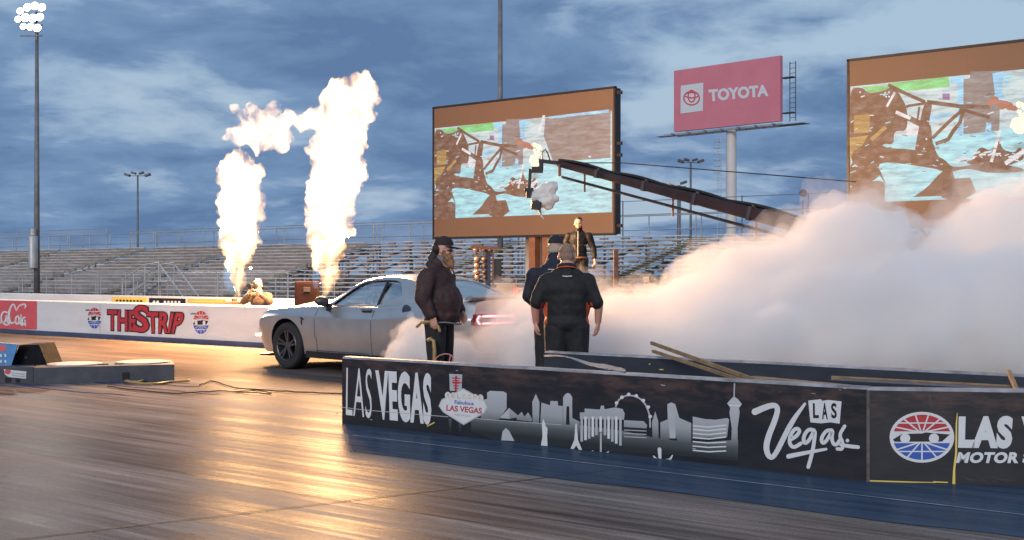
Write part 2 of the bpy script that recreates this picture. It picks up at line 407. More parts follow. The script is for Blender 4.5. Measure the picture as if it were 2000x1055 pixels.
tag(put("painted_line", ragged(-7.7, 12, 7.585, 7.60, .006, .25, 5.0, .012), LINE, M=TRACK), kind="structure", label="thin pale scuffed line along the blue band")
JOINT = mat("joint_sealant", (.03, .027, .026), .8, var=.4)
bm = B()
def strip_on_ground(bm, a, b, w, z, wob=.004, n=30):
    a, b = Vector(a), Vector(b); d = (b - a).normalized(); s = Vector((-d.y, d.x, 0)); L, Q = [], []
    for i in range(n + 1):
        p = a.lerp(b, i / n) + s * wob * noise.noise(Vector((i * .6, a.x, b.y))); p.z = z
        L.append(bm.verts.new(p + s * w / 2)); Q.append(bm.verts.new(p - s * w / 2))
    for i in range(n): bm.faces.new((L[i], Q[i], Q[i + 1], L[i + 1]))
a, b = ground_at(170, 1040), ground_at(1090, 932)
strip_on_ground(bm, a + (a - b) * .6, b + (b - a) * .18, .016, .0085)
a, b = ground_at(430, 940), ground_at(1000, 1032)
strip_on_ground(bm, a, b + (b - a) * .7, .010, .0085)
tag(put("joint", bm, JOINT), kind="structure", label="dark sealed slab joints across the near lane")
# blue overspray patches on the pavement by the timing block and a paler verge under the white wall
bm = B()
def blotch(bm, c, rx, ry, z, seed, n=60):
    vs = []
    for k in range(n):
        a = 2 * math.pi * k / n; r = 1 + .35 * noise.fractal(Vector((math.cos(a) * 2 + seed, math.sin(a) * 2, seed)), 1, 2, 4)
        q = U2.to_3d() * (rx * r * math.cos(a)) + N2.to_3d() * (ry * r * math.sin(a))
        vs.append(bm.verts.new(Vector((c.x, c.y, z)) + q))
    bm.faces.new(vs)
for px, py, rx, ry, sd in ((390, 767, .42, .10, 1.0), (250, 752, 1.6, .16, 2.4), (120, 760, 1.3, .14, 5.0), (345, 752, .5, .08, 3.3)): blotch(bm, ground_at(px, py), rx, ry, .0087 + sd * .0004, sd)
t = NT("blue_overspray"); n2 = t.noise(t.coord((1.5, 1.5, 1)), 4, 5)
t.bsdf(t.ramp(n2, [(.35, (.05, .065, .13)), (.6, (.10, .10, .14))]), .85, Specular_IOR_Level=.08); OVERSPRAY = t.m
tag(put("pavement_stain", bm, OVERSPRAY), kind="structure", label="blue overspray blotches on the pavement near the timing block")

# ================================================================ WHITE WALLS
def jersey(bm, x0, x1, y, h, th, seg, gap=.012):
    n = max(1, round((x1 - x0) / seg)); L = (x1 - x0) / n
    for i in range(n):
        pts = [(y, 0), (y, h - .02), (y + .02, h), (y + th - .02, h), (y + th, h - .02), (y + th, 0)]
        a = [bm.verts.new((x0 + i * L + gap / 2, q[0], q[1])) for q in pts]; b = [bm.verts.new((x0 + (i + 1) * L - gap / 2, q[0], q[1])) for q in pts]
        bm.faces.new(a[::-1]); bm.faces.new(b)
        for k in range(len(pts)):
            j = (k + 1) % len(pts); bm.faces.new((a[k], a[j], b[j], b[k]))
t = NT("wall_paint"); co = t.coord()
n1 = t.noise(t.coord((.6, 1, 2.5)), 1.2, 6, .65); n2 = t.noise(t.coord((3, 1, .6)), 2.0, 4)
c = t.ramp(n1, [(.3, (.54, .555, .575)), (.6, (.64, .655, .675))]); c = t.mix(t.ramp(n2, [(.64, 0.0), (.78, .35)]), c, (.45, .44, .43))
t.bsdf(c, .6, bump=t.noise(co, 18, 5), bstr=.12); WALLP = t.m
PW = 15.6
wall = empty("concrete_wall", TRACK, "long white concrete wall painted with red lettering and a soda sign", "wall")
bm = B(); jersey(bm, -90, 60, PW, .83, .30, 6.0); put("wall_body", bm, WALLP, wall)
bm = B(); box(bm, (-15, PW - .012, .052), (150, .020, .10)); put("base_strip", bm, mat("blue_kerb_paint", (.055, .07, .13), .5, var=.3, scale=2), wall)
wpl = Plane(P3(0, PW - .003)[:2], U2)
zf = lambda x, y: (x / 4.16667, 560 + y / 4.16667)
p = Print(wpl, .004, zf)
# red soda panel with flowing white script
p.poly([(-800, 92), (300, 118), (300, 350), (-800, 318)], 0, 1)
for pts, w in (
    ([(205, 172), (215, 150), (190, 140), (150, 160), (135, 205), (120, 140), (95, 150), (72, 215), (80, 290), (110, 300), (135, 265)], [10, 14, 12, 10, 8, 12, 14, 18, 18, 12, 8]),
    ([(150, 240), (130, 245), (128, 300), (150, 305), (160, 265), (150, 240)], 13), ([(160, 300), (178, 200), (168, 300), (182, 315)], 12),
    ([(205, 250), (185, 255), (182, 305), (200, 310), (208, 255), (208, 315)], 12),
    ([(60, 210), (30, 200), (10, 240), (15, 290), (45, 290), (58, 215), (60, 285), (78, 300)], 13), ([(-5, 215), (-40, 200), (-62, 250), (-40, 290), (-5, 280)], 15),
    ([(-80, 140), (-160, 130), (-200, 220), (-160, 300), (-90, 285)], 22), ([(-40, 300), (20, 285), (48, 312), (80, 308)], [6, 16, 14, 5])):
    p.stroke(pts, w, 1, 2, smooth=2)
# THE STRIP in heavy red letters edged in black, sharing one line with a taller S
for mi, bo, ly, g in ((2, .075, 1.6, 9), (3, .028, 2.6, 0)):
    p.text("THE", (880 - g, 190 - g), (1108 + g, 197 - g), (1108 + g, 362 + g), (880 - g, 352 + g), mi, ly, bo, 1.04)
    p.text("TRIP", (1196 - g, 206 - g), (1508 + g, 214 - g), (1455 + g, 380 + g), (1215 - g, 374 + g), mi, ly + .1, bo, 1.04)
    p.text("S", (1090 - g, 152 - g), (1212 + g, 154 - g), (1215 + g, 372 + g), (1085 - g, 368 + g), mi, ly + .35, bo * .8)
def emblem(p, cx, cy, rx, ry, base, red, blue, white, dark, ly=1.0, tilt=0):
    """Oval speedway emblem: a red and a blue half crossed by white spokes, with a dark racing car between."""
    p.ell(cx, cy, rx, ry, white, ly, 40)
    p.ell(cx, cy, rx * .90, ry * .89, red, ly + .5, 72, lambda x, y: y < cy - ry * .22)
    p.ell(cx, cy, rx * .90, ry * .89, blue, ly + .5, 72, lambda x, y: y > cy + ry * .22)
    for sg in (-1, 1):
        for k in (-64, -38, -13, 13, 38, 64) if sg < 0 else (-58, -30, 0, 30, 58):
            a = R(k); p.stroke([(cx + rx * .12 * math.sin(a), cy + sg * ry * .21), (cx + rx * .93 * math.sin(a), cy + sg * ry * .93 * math.cos(a))], rx * .045, white, ly + 1.0, False)
        p.stroke([(cx - rx * .70, cy + sg * ry * .56), (cx + rx * .70, cy + sg * ry * .56)], ry * .05, white, ly + 1.2, False)
    p.poly([(cx - rx * .90, cy + ry * .09), (cx - rx * .62, cy - ry * .13), (cx, cy - ry * .15), (cx + rx * .12, cy - ry * .19), (cx + rx * .86, cy - ry * .11), (cx + rx * .62, cy + ry * .17), (cx - rx * .84, cy + ry * .18)], dark, ly + 1.0)
    for sx in (-.52, .37): p.ell(cx + rx * sx, cy + ry * .04, rx * .155, ry * .19, white, ly + 1.5, 20)
emblem(p, 770, 256, 62, 96, 1, 3, 4, 1, 2); emblem(p, 1637, 291, 72, 106, 1, 3, 4, 1, 2)
p.stroke([(700, 190), (735, 190)], 8, 2, 3.2, False); p.stroke([(1556, 222), (1596, 220)], 8, 2, 3.2, False)
p.done("painted_sign", [M_['print_pink_red'], M_['print_white'], M_['print_black'], M_['print_red'], M_['print_blue']], wall)

bm = B(); a = ground_at(94, 651)
box(bm, (a.x, a.y - .10, .245), (.10, .06, .49), TRACK, 0, .012); box(bm, (a.x, a.y - .10, .515), (.11, .07, .05), TRACK, 1, .012)
tag(put("marker_post", bm, [mat("cream_paint", (.62, .55, .45), .6), mat("green_paint", (.02, .12, .03), .5)]), "short cream marker post with a green cap by the white wall", "post")

wall2 = empty("concrete_wall", TRACK, "second white concrete wall behind the lettered one, nearer the stands", "wall")
PW2 = 20.9
bm = B(); jersey(bm, -110, 40, PW2, .83, .30, 6.0); put("wall_body", bm, WALLP, wall2)
w2 = Plane(P3(0, PW2)[:2], U2)
for nm, x0, x1, y0, y1, mats, lab in (
    ("yellow", 920, 1200, 82, 160, ['print_yellow', 'print_black'], "yellow sponsor board with dark lettering on the second wall"),
    ("black", 1220, 1512, 92, 168, ['print_black', 'print_white'], "black sponsor board with white lettering on the second wall"),
    ("tan", 1532, 1840, 98, 176, ['print_tan', 'print_yellow'], "orange tan sponsor board beside the left flame burner")):
    a0, z0 = w2.az(*zf(x0, y0)); a1, z1 = w2.az(*zf(x1, y1)); zt = min(z0, .80); zb = .40
    root = empty("sponsor_board", Matrix.Translation(P3(0, PW2 - .004)) @ TRACK, lab, "sign")
    bm = B(); box(bm, ((a0 + a1) / 2, -.012, (zt + zb) / 2), (a1 - a0, .02, zt - zb)); put("board", bm, M_[mats[0]], root)
    q = Print(Plane(P3(0, PW2 - .004)[:2], U2), .003, zf); q.step = .004
    if nm == "tan": q.poly([(x0 + 20, y0 + 15), (x1 - 20, y0 + 17), (x1 - 20, y0 + 26), (x0 + 20, y0 + 24)], 0, 7)
    else:
        n = 8; ww = (x1 - x0) / (n + 2)
        for k in range(n):
            if nm == "black" and k == 2: continue
            hh = 26 if nm == "yellow" else 34
            q.ell(x0 + ww * (k + 1.4), y0 + 31 + k * .6, ww * .36, hh * .34, 0, 7 + .1 * k, 9)
    q.done("board_lettering", [M_[mats[1]]], root)

# ================================================================ BLACK BARRIERS
t = NT("barrier_skin"); co = t.coord()
n1 = t.noise(t.coord((2.0, 1, 7)), 1.3, 6, .7); n2 = t.noise(t.coord((.8, 1, 1.2)), 2.2, 5, .6)
zc = t.n("SeparateXYZ"); t.set(zc, 0, t.coord())
scuff = t.math('MULTIPLY', t.ramp(n1, [(.46, 0.0), (.62, 1.0)]), t.ramp(zc.outputs[2], [(.36, 0.0), (.55, 1.0)]))
c = t.mix(t.math('MULTIPLY', scuff, .75), t.ramp(n2, [(.3, (.010, .011, .015)), (.7, (.022, .021, .025))]), (.085, .046, .040))
t.bsdf(c, t.ramp(n1, [(.3, .35), (.7, .6)]), bump=n1, bstr=.25, bdist=.006); BSKIN = t.m
EDGE = mat("worn_barrier_edge", (.30, .29, .30), .6, var=.5, scale=5)
bar = empty("track_barrier", Matrix(), "black barrier printed with a white city skyline, nearest the camera", "barrier")
A0 = Vector((-1.674, 11.60)); A1 = Vector((2.522, 8.357)); A2 = A1 + (Vector((3.56, 8.17)) - A1).normalized() * 3.1
pl1, pl2 = Plane(A0, A1 - A0), Plane(A1, A2 - A1)
def panel(pl, L, name, h0, h1, th=.13):
    root = put(name, _pan(L, h0, h1, th), [BSKIN, EDGE], bar); root.matrix_local = pl.M; return root
def _pan(L, h0, h1, th):
    bm = B(); n = 24; rings = []
    for i in range(n + 1):
        x = L * i / n; h = h0 + (h1 - h0) * i / n + .004 * noise.noise(Vector((x * 2.3, h0 * 9, 0)))
        rings.append([bm.verts.new((x, y, z)) for y, z in ((0, 0), (0, h - .018), (.02, h), (th - .02, h), (th, h - .018), (th, 0))])
    for i in range(n):
        for k in range(6):
            j = (k + 1) % 6; bm.faces.new((rings[i][k], rings[i + 1][k], rings[i + 1][j], rings[i][j])).material_index = 1 if k in (1, 2, 3) else 0
    bm.faces.new(rings[0]); bm.faces.new(rings[-1][::-1]); return bm
L1 = (A1 - A0).length
pan1 = panel(pl1, L1 - .004, "skyline_panel", .665, .675)
pan2 = panel(pl2, 3.1, "emblem_panel", .672, .675)
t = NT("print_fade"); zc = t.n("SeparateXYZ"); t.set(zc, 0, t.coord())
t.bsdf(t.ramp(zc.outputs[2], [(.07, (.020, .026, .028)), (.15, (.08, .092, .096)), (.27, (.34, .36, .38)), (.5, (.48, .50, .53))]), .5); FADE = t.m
p = Print(pl1, .0012, lambda x, y: (640 + x / 4.0587, 660 + y / 4.0587)); p.step = .0012; K = 2.0
p.text("LAS", (150, 232), (352, 246), (350, 640), (145, 615), 0, K, -.004, 1.05)
p.text("VEGAS", (378, 252), (824, 280), (822, 692), (395, 645), 0, K, .045, 1.08)
p.stroke([(100, 548), (300, 572), (640, 600), (960, 626)], 5, 1, K + 1.4, False); p.stroke([(1180, 640), (1600, 672), (1860, 690)], 5, 1, K + 1.4, False)
p.stroke([(790, 700), (850, 670)], 9, 3, K + 1.4, False)
# roadside welcome sign
p.poly([(965, 285), (1068, 290), (1063, 420), (970, 420)], 1, K)
for k in range(5): p.stroke([(988 + 3 * k, 318 + 20 * k), (1050 - 3 * k, 321 + 20 * k)], 9, 2, K + 1, False)
p.stroke([(985, 352), (1072, 356)], 9, 2, K + 1.2, False); p.stroke([(1020, 300), (1017, 420)], 14, 2, K + 1.3, False)
for x in (972, 1050): p.stroke([(x, 640), (x + 3, 745)], 22, 4, K, False)
for mi, g, ly in ((1, 10, K + .5), (0, 0, K + 1.0)):
    p.poly([(890 - g, 540), (905, 495 - g), (960, 470 - g), (1075, 408 - g), (1190, 472 - g), (1240, 500 - g), (1262 + g, 550), (1240, 590 + g), (1080, 682 + g), (915, 580 + g)], mi, ly)
for k in range(7): p.ell(955 + 43 * k, 455 + 3.4 * k, 24, 27, 0, K + 1.4 + .02 * k, 18)
for k, ch in enumerate("WELCOME"): p.text(ch, (943 + 43 * k, 436 + 3.4 * k), (966 + 43 * k, 438 + 3.4 * k), (966 + 43 * k, 473 + 3.4 * k), (943 + 43 * k, 471 + 3.4 * k), 5, K + 2.2)
p.text("Fabulous", (1010, 492), (1162, 506), (1160, 536), (1008, 524), 6, K + 2, .02)
p.text("LAS VEGAS", (945, 530), (1226, 556), (1224, 602), (943, 578), 2, K + 2, .025)
p.text("NEVADA", (1012, 600), (1136, 612), (1134, 628), (1012, 616), 1, K + 2)
# skyline, left part
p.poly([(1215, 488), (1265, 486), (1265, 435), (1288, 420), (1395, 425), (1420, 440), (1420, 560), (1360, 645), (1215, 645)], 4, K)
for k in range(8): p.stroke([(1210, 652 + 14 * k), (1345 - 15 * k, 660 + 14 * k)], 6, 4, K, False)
p.poly([(1365, 635), (1440, 555), (1525, 628), (1445, 642)], 4, K + .6); p.poly([(1365, 635), (1440, 555), (1445, 642)], 1, K + .9)
p.poly([(1378, 812), (1388, 740), (1415, 714), (1440, 735), (1482, 818)], 1, K + 1); p.stroke([(1330, 852), (1480, 862), (1640, 880)], [10, 14, 8], 1, K + 1, False)
p.poly([(1690, 865), (1706, 780), (1700, 680), (1712, 640), (1724, 670), (1732, 700), (1746, 716), (1742, 780), (1746, 866)], 0, K + 2)
p.poly([(1500, 625), (1540, 585), (1560, 625), (1590, 590), (1620, 640), (1620, 665), (1500, 650)], 4, K)
p.f = lambda x, y: (1000 + x / 3.516, 660 + y / 3.516)
p.poly([(-280, 545), (140, 585), (465, 600), (770, 640), (1000, 690), (1240, 720), (1553, 700), (1553, 845), (1240, 815), (600, 770), (-100, 710), (-280, 640)], 7, K - .6)
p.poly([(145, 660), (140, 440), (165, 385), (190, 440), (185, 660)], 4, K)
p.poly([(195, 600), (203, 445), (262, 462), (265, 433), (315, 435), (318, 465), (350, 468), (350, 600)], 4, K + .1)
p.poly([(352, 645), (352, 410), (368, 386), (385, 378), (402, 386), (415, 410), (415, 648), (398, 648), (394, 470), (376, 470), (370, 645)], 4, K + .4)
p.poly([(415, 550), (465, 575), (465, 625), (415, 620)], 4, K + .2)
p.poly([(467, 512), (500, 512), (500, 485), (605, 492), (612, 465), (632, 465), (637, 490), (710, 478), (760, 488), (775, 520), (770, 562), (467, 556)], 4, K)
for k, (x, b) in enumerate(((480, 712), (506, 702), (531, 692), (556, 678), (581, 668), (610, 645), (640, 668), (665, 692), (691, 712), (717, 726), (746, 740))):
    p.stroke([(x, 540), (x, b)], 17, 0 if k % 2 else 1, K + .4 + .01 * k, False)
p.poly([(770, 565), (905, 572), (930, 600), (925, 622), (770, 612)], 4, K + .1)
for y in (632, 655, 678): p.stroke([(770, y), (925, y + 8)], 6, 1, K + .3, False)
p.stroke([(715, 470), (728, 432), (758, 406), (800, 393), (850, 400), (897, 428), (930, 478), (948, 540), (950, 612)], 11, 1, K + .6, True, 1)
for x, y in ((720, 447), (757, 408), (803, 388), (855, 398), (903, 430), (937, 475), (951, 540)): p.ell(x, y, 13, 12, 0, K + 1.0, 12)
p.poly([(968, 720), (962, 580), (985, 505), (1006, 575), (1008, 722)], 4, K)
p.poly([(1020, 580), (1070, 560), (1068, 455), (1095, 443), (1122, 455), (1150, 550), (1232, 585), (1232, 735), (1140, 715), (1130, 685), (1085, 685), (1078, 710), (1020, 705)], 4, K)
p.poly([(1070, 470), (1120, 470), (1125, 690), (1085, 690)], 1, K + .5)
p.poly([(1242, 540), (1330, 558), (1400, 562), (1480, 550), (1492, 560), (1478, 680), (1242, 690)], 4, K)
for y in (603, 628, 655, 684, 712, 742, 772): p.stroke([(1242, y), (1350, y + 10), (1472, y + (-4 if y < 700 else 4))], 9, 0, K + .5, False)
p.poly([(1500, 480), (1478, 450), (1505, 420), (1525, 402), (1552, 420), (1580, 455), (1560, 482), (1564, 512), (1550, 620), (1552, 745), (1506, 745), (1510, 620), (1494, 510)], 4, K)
p.stroke([(1529, 312), (1526, 412)], 9, 1, K + .4, False); p.stroke([(1492, 462), (1566, 466)], 8, 0, K + .6, False)
p.poly([(400, 770), (430, 700), (437, 590), (447, 590), (455, 700), (486, 776), (466, 776), (443, 738), (420, 770)], 0, K + 1.5); p.stroke([(424, 712), (460, 714)], 7, 0, K + 1.7, False)
p.stroke([(550, 775), (580, 788), (640, 792), (668, 780)], 9, 1, K + 1.5, False)
for x in (570, 612, 650): p.stroke([(x, 735 if x != 612 else 650), (x, 785)], 12, 4 if x != 612 else 1, K + 1.6, False)
p.stroke([(975, 812), (990, 832), (1040, 840), (1085, 838), (1103, 808)], [10, 15, 16, 15, 9], 0, K + 1.5, True, 1); p.stroke([(1015, 765), (1018, 822)], [26, 20], 0, K + 1.9, True)
# script wordmark
p.f = lambda x, y: (1400 + x / 3.1033, 660 + y / 3.1033)
for pts, w in (([(232, 448), (300, 418), (352, 405), (374, 430), (352, 505), (312, 600), (298, 675), (322, 730), (352, 715), (400, 620), (458, 505), (535, 400)], [40, 36, 32, 32, 34, 36, 36, 30, 30, 32, 32, 16]),
               ([(445, 618), (485, 596), (508, 560), (478, 545), (446, 590), (440, 640), (466, 668), (510, 640)], 23), ([(590, 560), (556, 552), (525, 600), (532, 645), (562, 622), (600, 545), (590, 640), (578, 705), (556, 782)], 23),
               ([(698, 560), (664, 560), (632, 610), (644, 645), (676, 612), (706, 545), (696, 625), (722, 656), (750, 615)], 22), ([(776, 535), (742, 590), (766, 632), (764, 676), (732, 672)], 21),
               ([(752, 648), (800, 656), (858, 662)], [18, 24, 22]), ([(436, 718), (520, 700), (664, 674)], [28, 25, 16])): p.stroke(pts, w, 0, K + 1 + .2 * (len(pts) % 4), True, 2)
p.ell(793, 622, 11, 11, 0, K + 1, 12)
p.poly([(555, 380), (632, 372), (640, 382), (675, 376), (757, 385), (745, 520), (690, 512), (632, 518), (568, 512)], 0, K)
for ch, x0, x1, y0, y1 in (("L", 583, 618, 396, 486), ("A", 637, 672, 394, 493), ("S", 693, 727, 395, 488)): p.text(ch, (x0, y0), (x1, y0), (x1 + 2, y1), (x0 + 2, y1), 8, K + 1.5, .03)
for k in range(40):     # tears and scuffs in the print
    rr = random.Random(k); x = rr.uniform(-2350, 880); y = 300 + x * .06 + rr.uniform(-40, 20) if k < 24 else 700 + rr.uniform(-30, 130) + x * .10
    p.stroke([(x, y), (x + rr.uniform(5, 30), y + rr.uniform(-4, 5))], rr.uniform(2, 5), rr.choice((1, 8, 8, 9)), K - .2, False)
p.done("skyline_print", [M_['print_white'], M_['print_grey'], M_['print_red'], M_['print_yellow'], FADE, M_['print_tan'], M_['print_blue'], FADE, M_['print_black'], mat("scuff", (.12, .08, .07), .7)], pan1)
q = Print(pl2, .0012, lambda x, y: (1400 + x / 3.1033, 660 + y / 3.1033)); q.step = .0012
emblem(q, 1243, 602, 196, 154, 0, 1, 2, 0, 3, 2)
q.text("LAS", (1466, 474), (1800, 472), (1786, 672), (1462, 668), 0, 2, .06, 1.10); q.text("VEGAS", (1846, 474), (2420, 470), (2405, 672), (1846, 672), 0, 2, .06, 1.10)
q.text("MOTOR", (1466, 692), (1840, 692), (1826, 760), (1448, 758), 0, 2, .05, 1.08); q.text("SPEEDWAY", (1862, 692), (2420, 690), (2406, 762), (1850, 760), 0, 2, .05, 1.08)
q.stroke([(1457, 455), (1452, 520), (1450, 700), (1438, 800), (1436, 888)], [3, 9, 12, 13, 18], 4, 2.6, False)
q.stroke([(908, 866), (1050, 870), (1200, 874), (1330, 876)], [9, 8, 6, 4], 4, 2.6, False); q.stroke([(1310, 872), (1400, 876)], 7, 4, 2.8, False)
for k in range(9): q.stroke([(1480 + 30 * k, 838 + (k % 3) * 9), (1540 + 32 * k, 866 + (k % 2) * 8)], 4, 5, 2.6, False)
q.stroke([(1288, 340), (1292, 380), (1300, 415)], 12, 5, 2.6, False); q.stroke([(1350, 345), (1382, 378)], 4, 5, 2.6, False)
q.done("emblem_print", [M_['print_white'], M_['print_red'], M_['print_blue'], M_['print_black'], M_['print_yellow'], mat("crease_print", (.05, .05, .055), .6)], pan2)
bm = B(); box(bm, (.004, -.006, .33), (.022, .014, .65), None, 0, .003); put("corner_strip", bm, mat("corner_tape", (.10, .085, .08), .6, var=.5, scale=12), pan2)

# far barrier
t = NT("navy_barrier"); n1 = t.noise(t.coord((1.5, 1, 4)), 1.6, 6, .65)
c = t.ramp(n1, [(.3, (.016, .022, .034)), (.7, (.034, .042, .058))])
sp = t.noise(t.coord((10, 1, 10)), 1.0, 3); c = t.mix(t.ramp(sp, [(.70, 0.0), (.74, .8)]), c, (.35, .26, .06))
t.bsdf(c, .5, bump=n1, bstr=.2); NAVY = t.m
bar2 = empty("track_barrier", TRACK, "plain dark navy barrier behind the printed one", "barrier")
PF = 9.95
s0 = Plane(P3(0, PF)[:2], U2).az(1063, 690)[0]
bm = _pan(12.0, .672, .672, .13); put("barrier_panel", bm, [NAVY, EDGE], bar2, M=Matrix.Translation((s0, PF, 0)))
for k in range(7):
    bm = B(); rr = random.Random(40 + k); x = 1.0 + rr.uniform(0, .35)
    box(bm, (s0 + x + rr.uniform(0, .25), PF - .002, .50 + rr.uniform(-.05, .12)), (rr.uniform(.012, .05), .002, rr.uniform(.006, .016)), Matrix.Rotation(rr.uniform(-.5, .5), 4, 'Y')); put("tape_scrap", bm, M_['print_yellow'], bar2)

# things lying on the barriers
def stick(name, a, b, r, m, lab, cat, group=None):
    bm = B(); tube(bm, [a, b], r, 8); return tag(put(name, bm, m), lab, cat, group)
bm = B(); a, b = at(1272, 670, 11.6), at(1490, 748, 9.45); beam(bm, a, b, .024, .032)
tag(put("wooden_pole", bm, M_['wood']), "upper of two tan wooden poles leaning on the barriers", "pole")
bm = B(); a, b = at(1275, 686, 11.45), at(1470, 750, 9.5); beam(bm, a, b, .024, .028)
tag(put("wooden_pole", bm, M_['wood']), "lower of two tan wooden poles leaning on the barriers", "pole")
bm = B(); beam(bm, at(1970, 725, 9.1), at(1990, 772, 8.9), .028, .03)
tag(put("wooden_pole", bm, M_['wood']), "short wooden stake standing behind the emblem panel", "pole")
for px0, py0, px1, py1, d0, d1, w, m, lab in ((1462, 737, 1745, 764, 10.0, 8.75, .16, 'wood', "long narrow plank lying between the barriers"),
                                             (1635, 742, 2000, 762, 10.0, 8.95, .30, 'navy', "wide blue board lying between the barriers")):
    a, b = at(px0, py0, d0), at(px1, py1, d1); bm = B(); beam(bm, a, b, w, .018)
    if m == 'navy': beam(bm, a + Vector((0, .16, .002)), b + Vector((0, .16, .002)), .03, .036, 1)
    tag(put("plank", bm, [M_['wood'] if m == 'wood' else NAVY, M_['wood']]), lab, "plank")
bm = B(); g = []
for i in range(13):
    row = []
    for j in range(5):
        u, v = i / 12, j / 4
        d = 11.2 - 1.6 * u + .5 * v; px = 1062 + 160 * u
        zt = .672 + .045 * math.sin(math.pi * min(1, u * 1.6 + .12)) * (1 - .9 * max(0, u - .35)) * (1 - .5 * v) + .012 * noise.noise(Vector((u * 6, v * 4, 2)))
        row.append(bm.verts.new(((px - 1000) / FOC * d, d, zt)))
    g.append(row)
for i in range(12):
    for j in range(4): bm.faces.new((g[i][j], g[i + 1][j], g[i + 1][j + 1], g[i][j + 1]))
bmesh.ops.solidify(bm, geom=bm.faces[:], thickness=.012)
tag(put("tarp", bm, M_['white_cloth'], smooth=True), "white folded sheet lying between the black barriers", "tarp")

# ================================================================ TIMING BLOCK
a = ground_at(66, 752); b = ground_at(341, 744); tb = Plane(a[:2], (b - a)[:2]); L = (b - a).length
blk = empty("timing_block", tb.M, "low dark grey block with round tan pads on top at the track edge", "block")
t = NT("grey_foam"); n1 = t.noise(t.coord(), 5, 6, .65)
t.bsdf(t.ramp(n1, [(.3, (.045, .05, .065)), (.7, (.085, .09, .105))]), .7, bump=t.noise(t.coord(), 30, 4), bstr=.25); FOAM = t.m
me = bpy.data.meshes.new("x")
bm = B(); box(bm, (L / 2, .45, .115), (L, .90, .23), None, 0, .012); box(bm, (-.75, .55, .1145), (1.48, .72, .229), None, 0, .012)
put("block_body", bm, FOAM, blk)
for x, z, w, h in ((1.16 * L / 1.8, .085, .09, .10), (.05 - .38, .06, .07, .06), (-.21, .05, .05, .05)):
    bm = B(); box(bm, (x, (-.004 if x > 0 else .186), z), (w, .012, h)); put("cable_port", bm, M_['print_black'], blk)
for x, y in ((.28 * L, .42), (.78 * L, .5)):
    bm = B(); lathe(bm, [(.36, .231), (.36, .246), (.33, .25), (0.0, .25)], Matrix.Translation((x, y, 0)) @ Matrix.Diagonal((1, 1, 1, 1)), 40); put("round_pad", bm, mat("tan_pad", (.50, .44, .39), .6, var=.15), blk)
bm = B()
for x in (.49 * L, .60 * L): box(bm, (x, .25, .238), (.12, .05, .012), None, 0, .003)
put("latch_plate", bm, M_['black_metal'], blk)
q = Print(Plane((tb.M @ Vector((-.75, .188, 0)))[:2], tb.u), .003, zf)
q.poly([(30, 672), (215, 690), (212, 750), (70, 735), (40, 715)], 0, 1); q.ell(62, 692, 26, 20, 1, 2, 20)
for x0, x1, y in ((95, 200, 703), (95, 200, 722)): q.stroke([(x0, y), (x1, y + 10)], 9, 2, 2, False)
o = q.done("sticker", [M_['print_white'], M_['print_pink_red'], M_['print_grey']], blk)
# wedge stand with a blue sign on it
wd = empty("wedge_stand", Matrix.Translation((at(62, 716, 16.2).x, 16.2, 0)), "black wedge shaped stand behind the timing block", "stand")
def wpt(px, py, d=16.2):
    w = at(px, py, d); return (w.x - wd.location.x, w.z)
bm = B(); prism(bm, [wpt(22, 755), wpt(22, 713), wpt(38, 674), wpt(76, 673), wpt(92, 712), wpt(92, 755)], 0, .55); put("wedge_body", bm, mat("black_foam", (.012, .013, .017), .9, var=.25, bump=.2, Specular_IOR_Level=.1), wd)
bm = B(); x, z = wpt(51, 698); box(bm, (x, -.004, z), (.035, .012, .035)); put("cable_port", bm, M_['print_black'], wd)
pl = Plane((at(-60, 716, 15.95).x, 15.95), (1, 0.12))
root = empty("blue_sign", pl.M, "tilted blue sign panel leaning on the wedge stand", "sign")
q = Print(pl, .004, zf); q.poly([(-300, 430), (148, 470), (92, 640), (-300, 640)], 0, 1); q.ell(20, 500, 34, 26, 1, 2, 20)
for y, w in ((562, 24), (610, 20)):
    for k in range(9): q.stroke([(-250 + 36 * k, y), (-250 + 36 * k + 14, y - 4)], w, 2, 2 + .02 * k, False)
o = q.done("sign_print", [mat("sign_blue", (.06, .22, .50), .45), M_['print_pink_red'], M_['print_white']], root)
bm = B(); prism(bm, [pl.az(*zf(*c)) for c in ((-300, 430), (148, 470), (92, 640), (-300, 640))], 0, .04); put("sign_board", bm, M_['black_metal'], root)
# cables
def cable(pts, r, m, lab, h=.006, closed=False):
    P = [ground_at(*q) for q in pts]; Q = []
    for i in range(len(P) - 1):
        p0, p1, p2, p3 = P[max(i - 1, 0)], P[i], P[i + 1], P[min(i + 2, len(P) - 1)]
        for k in range(6):
            u = k / 6; Q.append(.5 * ((2 * p1) + (p2 - p0) * u + (2 * p0 - 5 * p1 + 4 * p2 - p3) * u * u + (3 * p1 - p0 - 3 * p2 + p3) * u ** 3))
    Q.append(P[-1])
    for i, c in enumerate(Q): c.z = .010 + r + (.02 * max(0, noise.noise(Vector((i * .35, r * 99, 0)))) if h else 0)
    bm = B(); tube(bm, Q, r, 6); return tag(put("cable", bm, m, smooth=True), lab, "cable")
cable([(208, 744), (225, 740), (240, 742), (252, 748), (268, 750), (280, 747), (262, 744), (245, 748), (255, 752), (300, 754), (330, 750), (370, 748)], .016, M_['yellow_rubber'], "yellow cable bunched up in front of the timing block")
cable([(390, 755), (408, 748), (425, 749), (445, 757), (470, 762), (500, 764), (560, 768), (610, 770), (668, 772)], .009, M_['black_rubber'], "black cable running over the pavement to the black barrier")
cable([(210, 757), (260, 764), (340, 771), (385, 770), (430, 766), (480, 770), (530, 772), (500, 766), (455, 768)], .007, M_['black_rubber'], "thin black cable looped on the blue stained pavement")

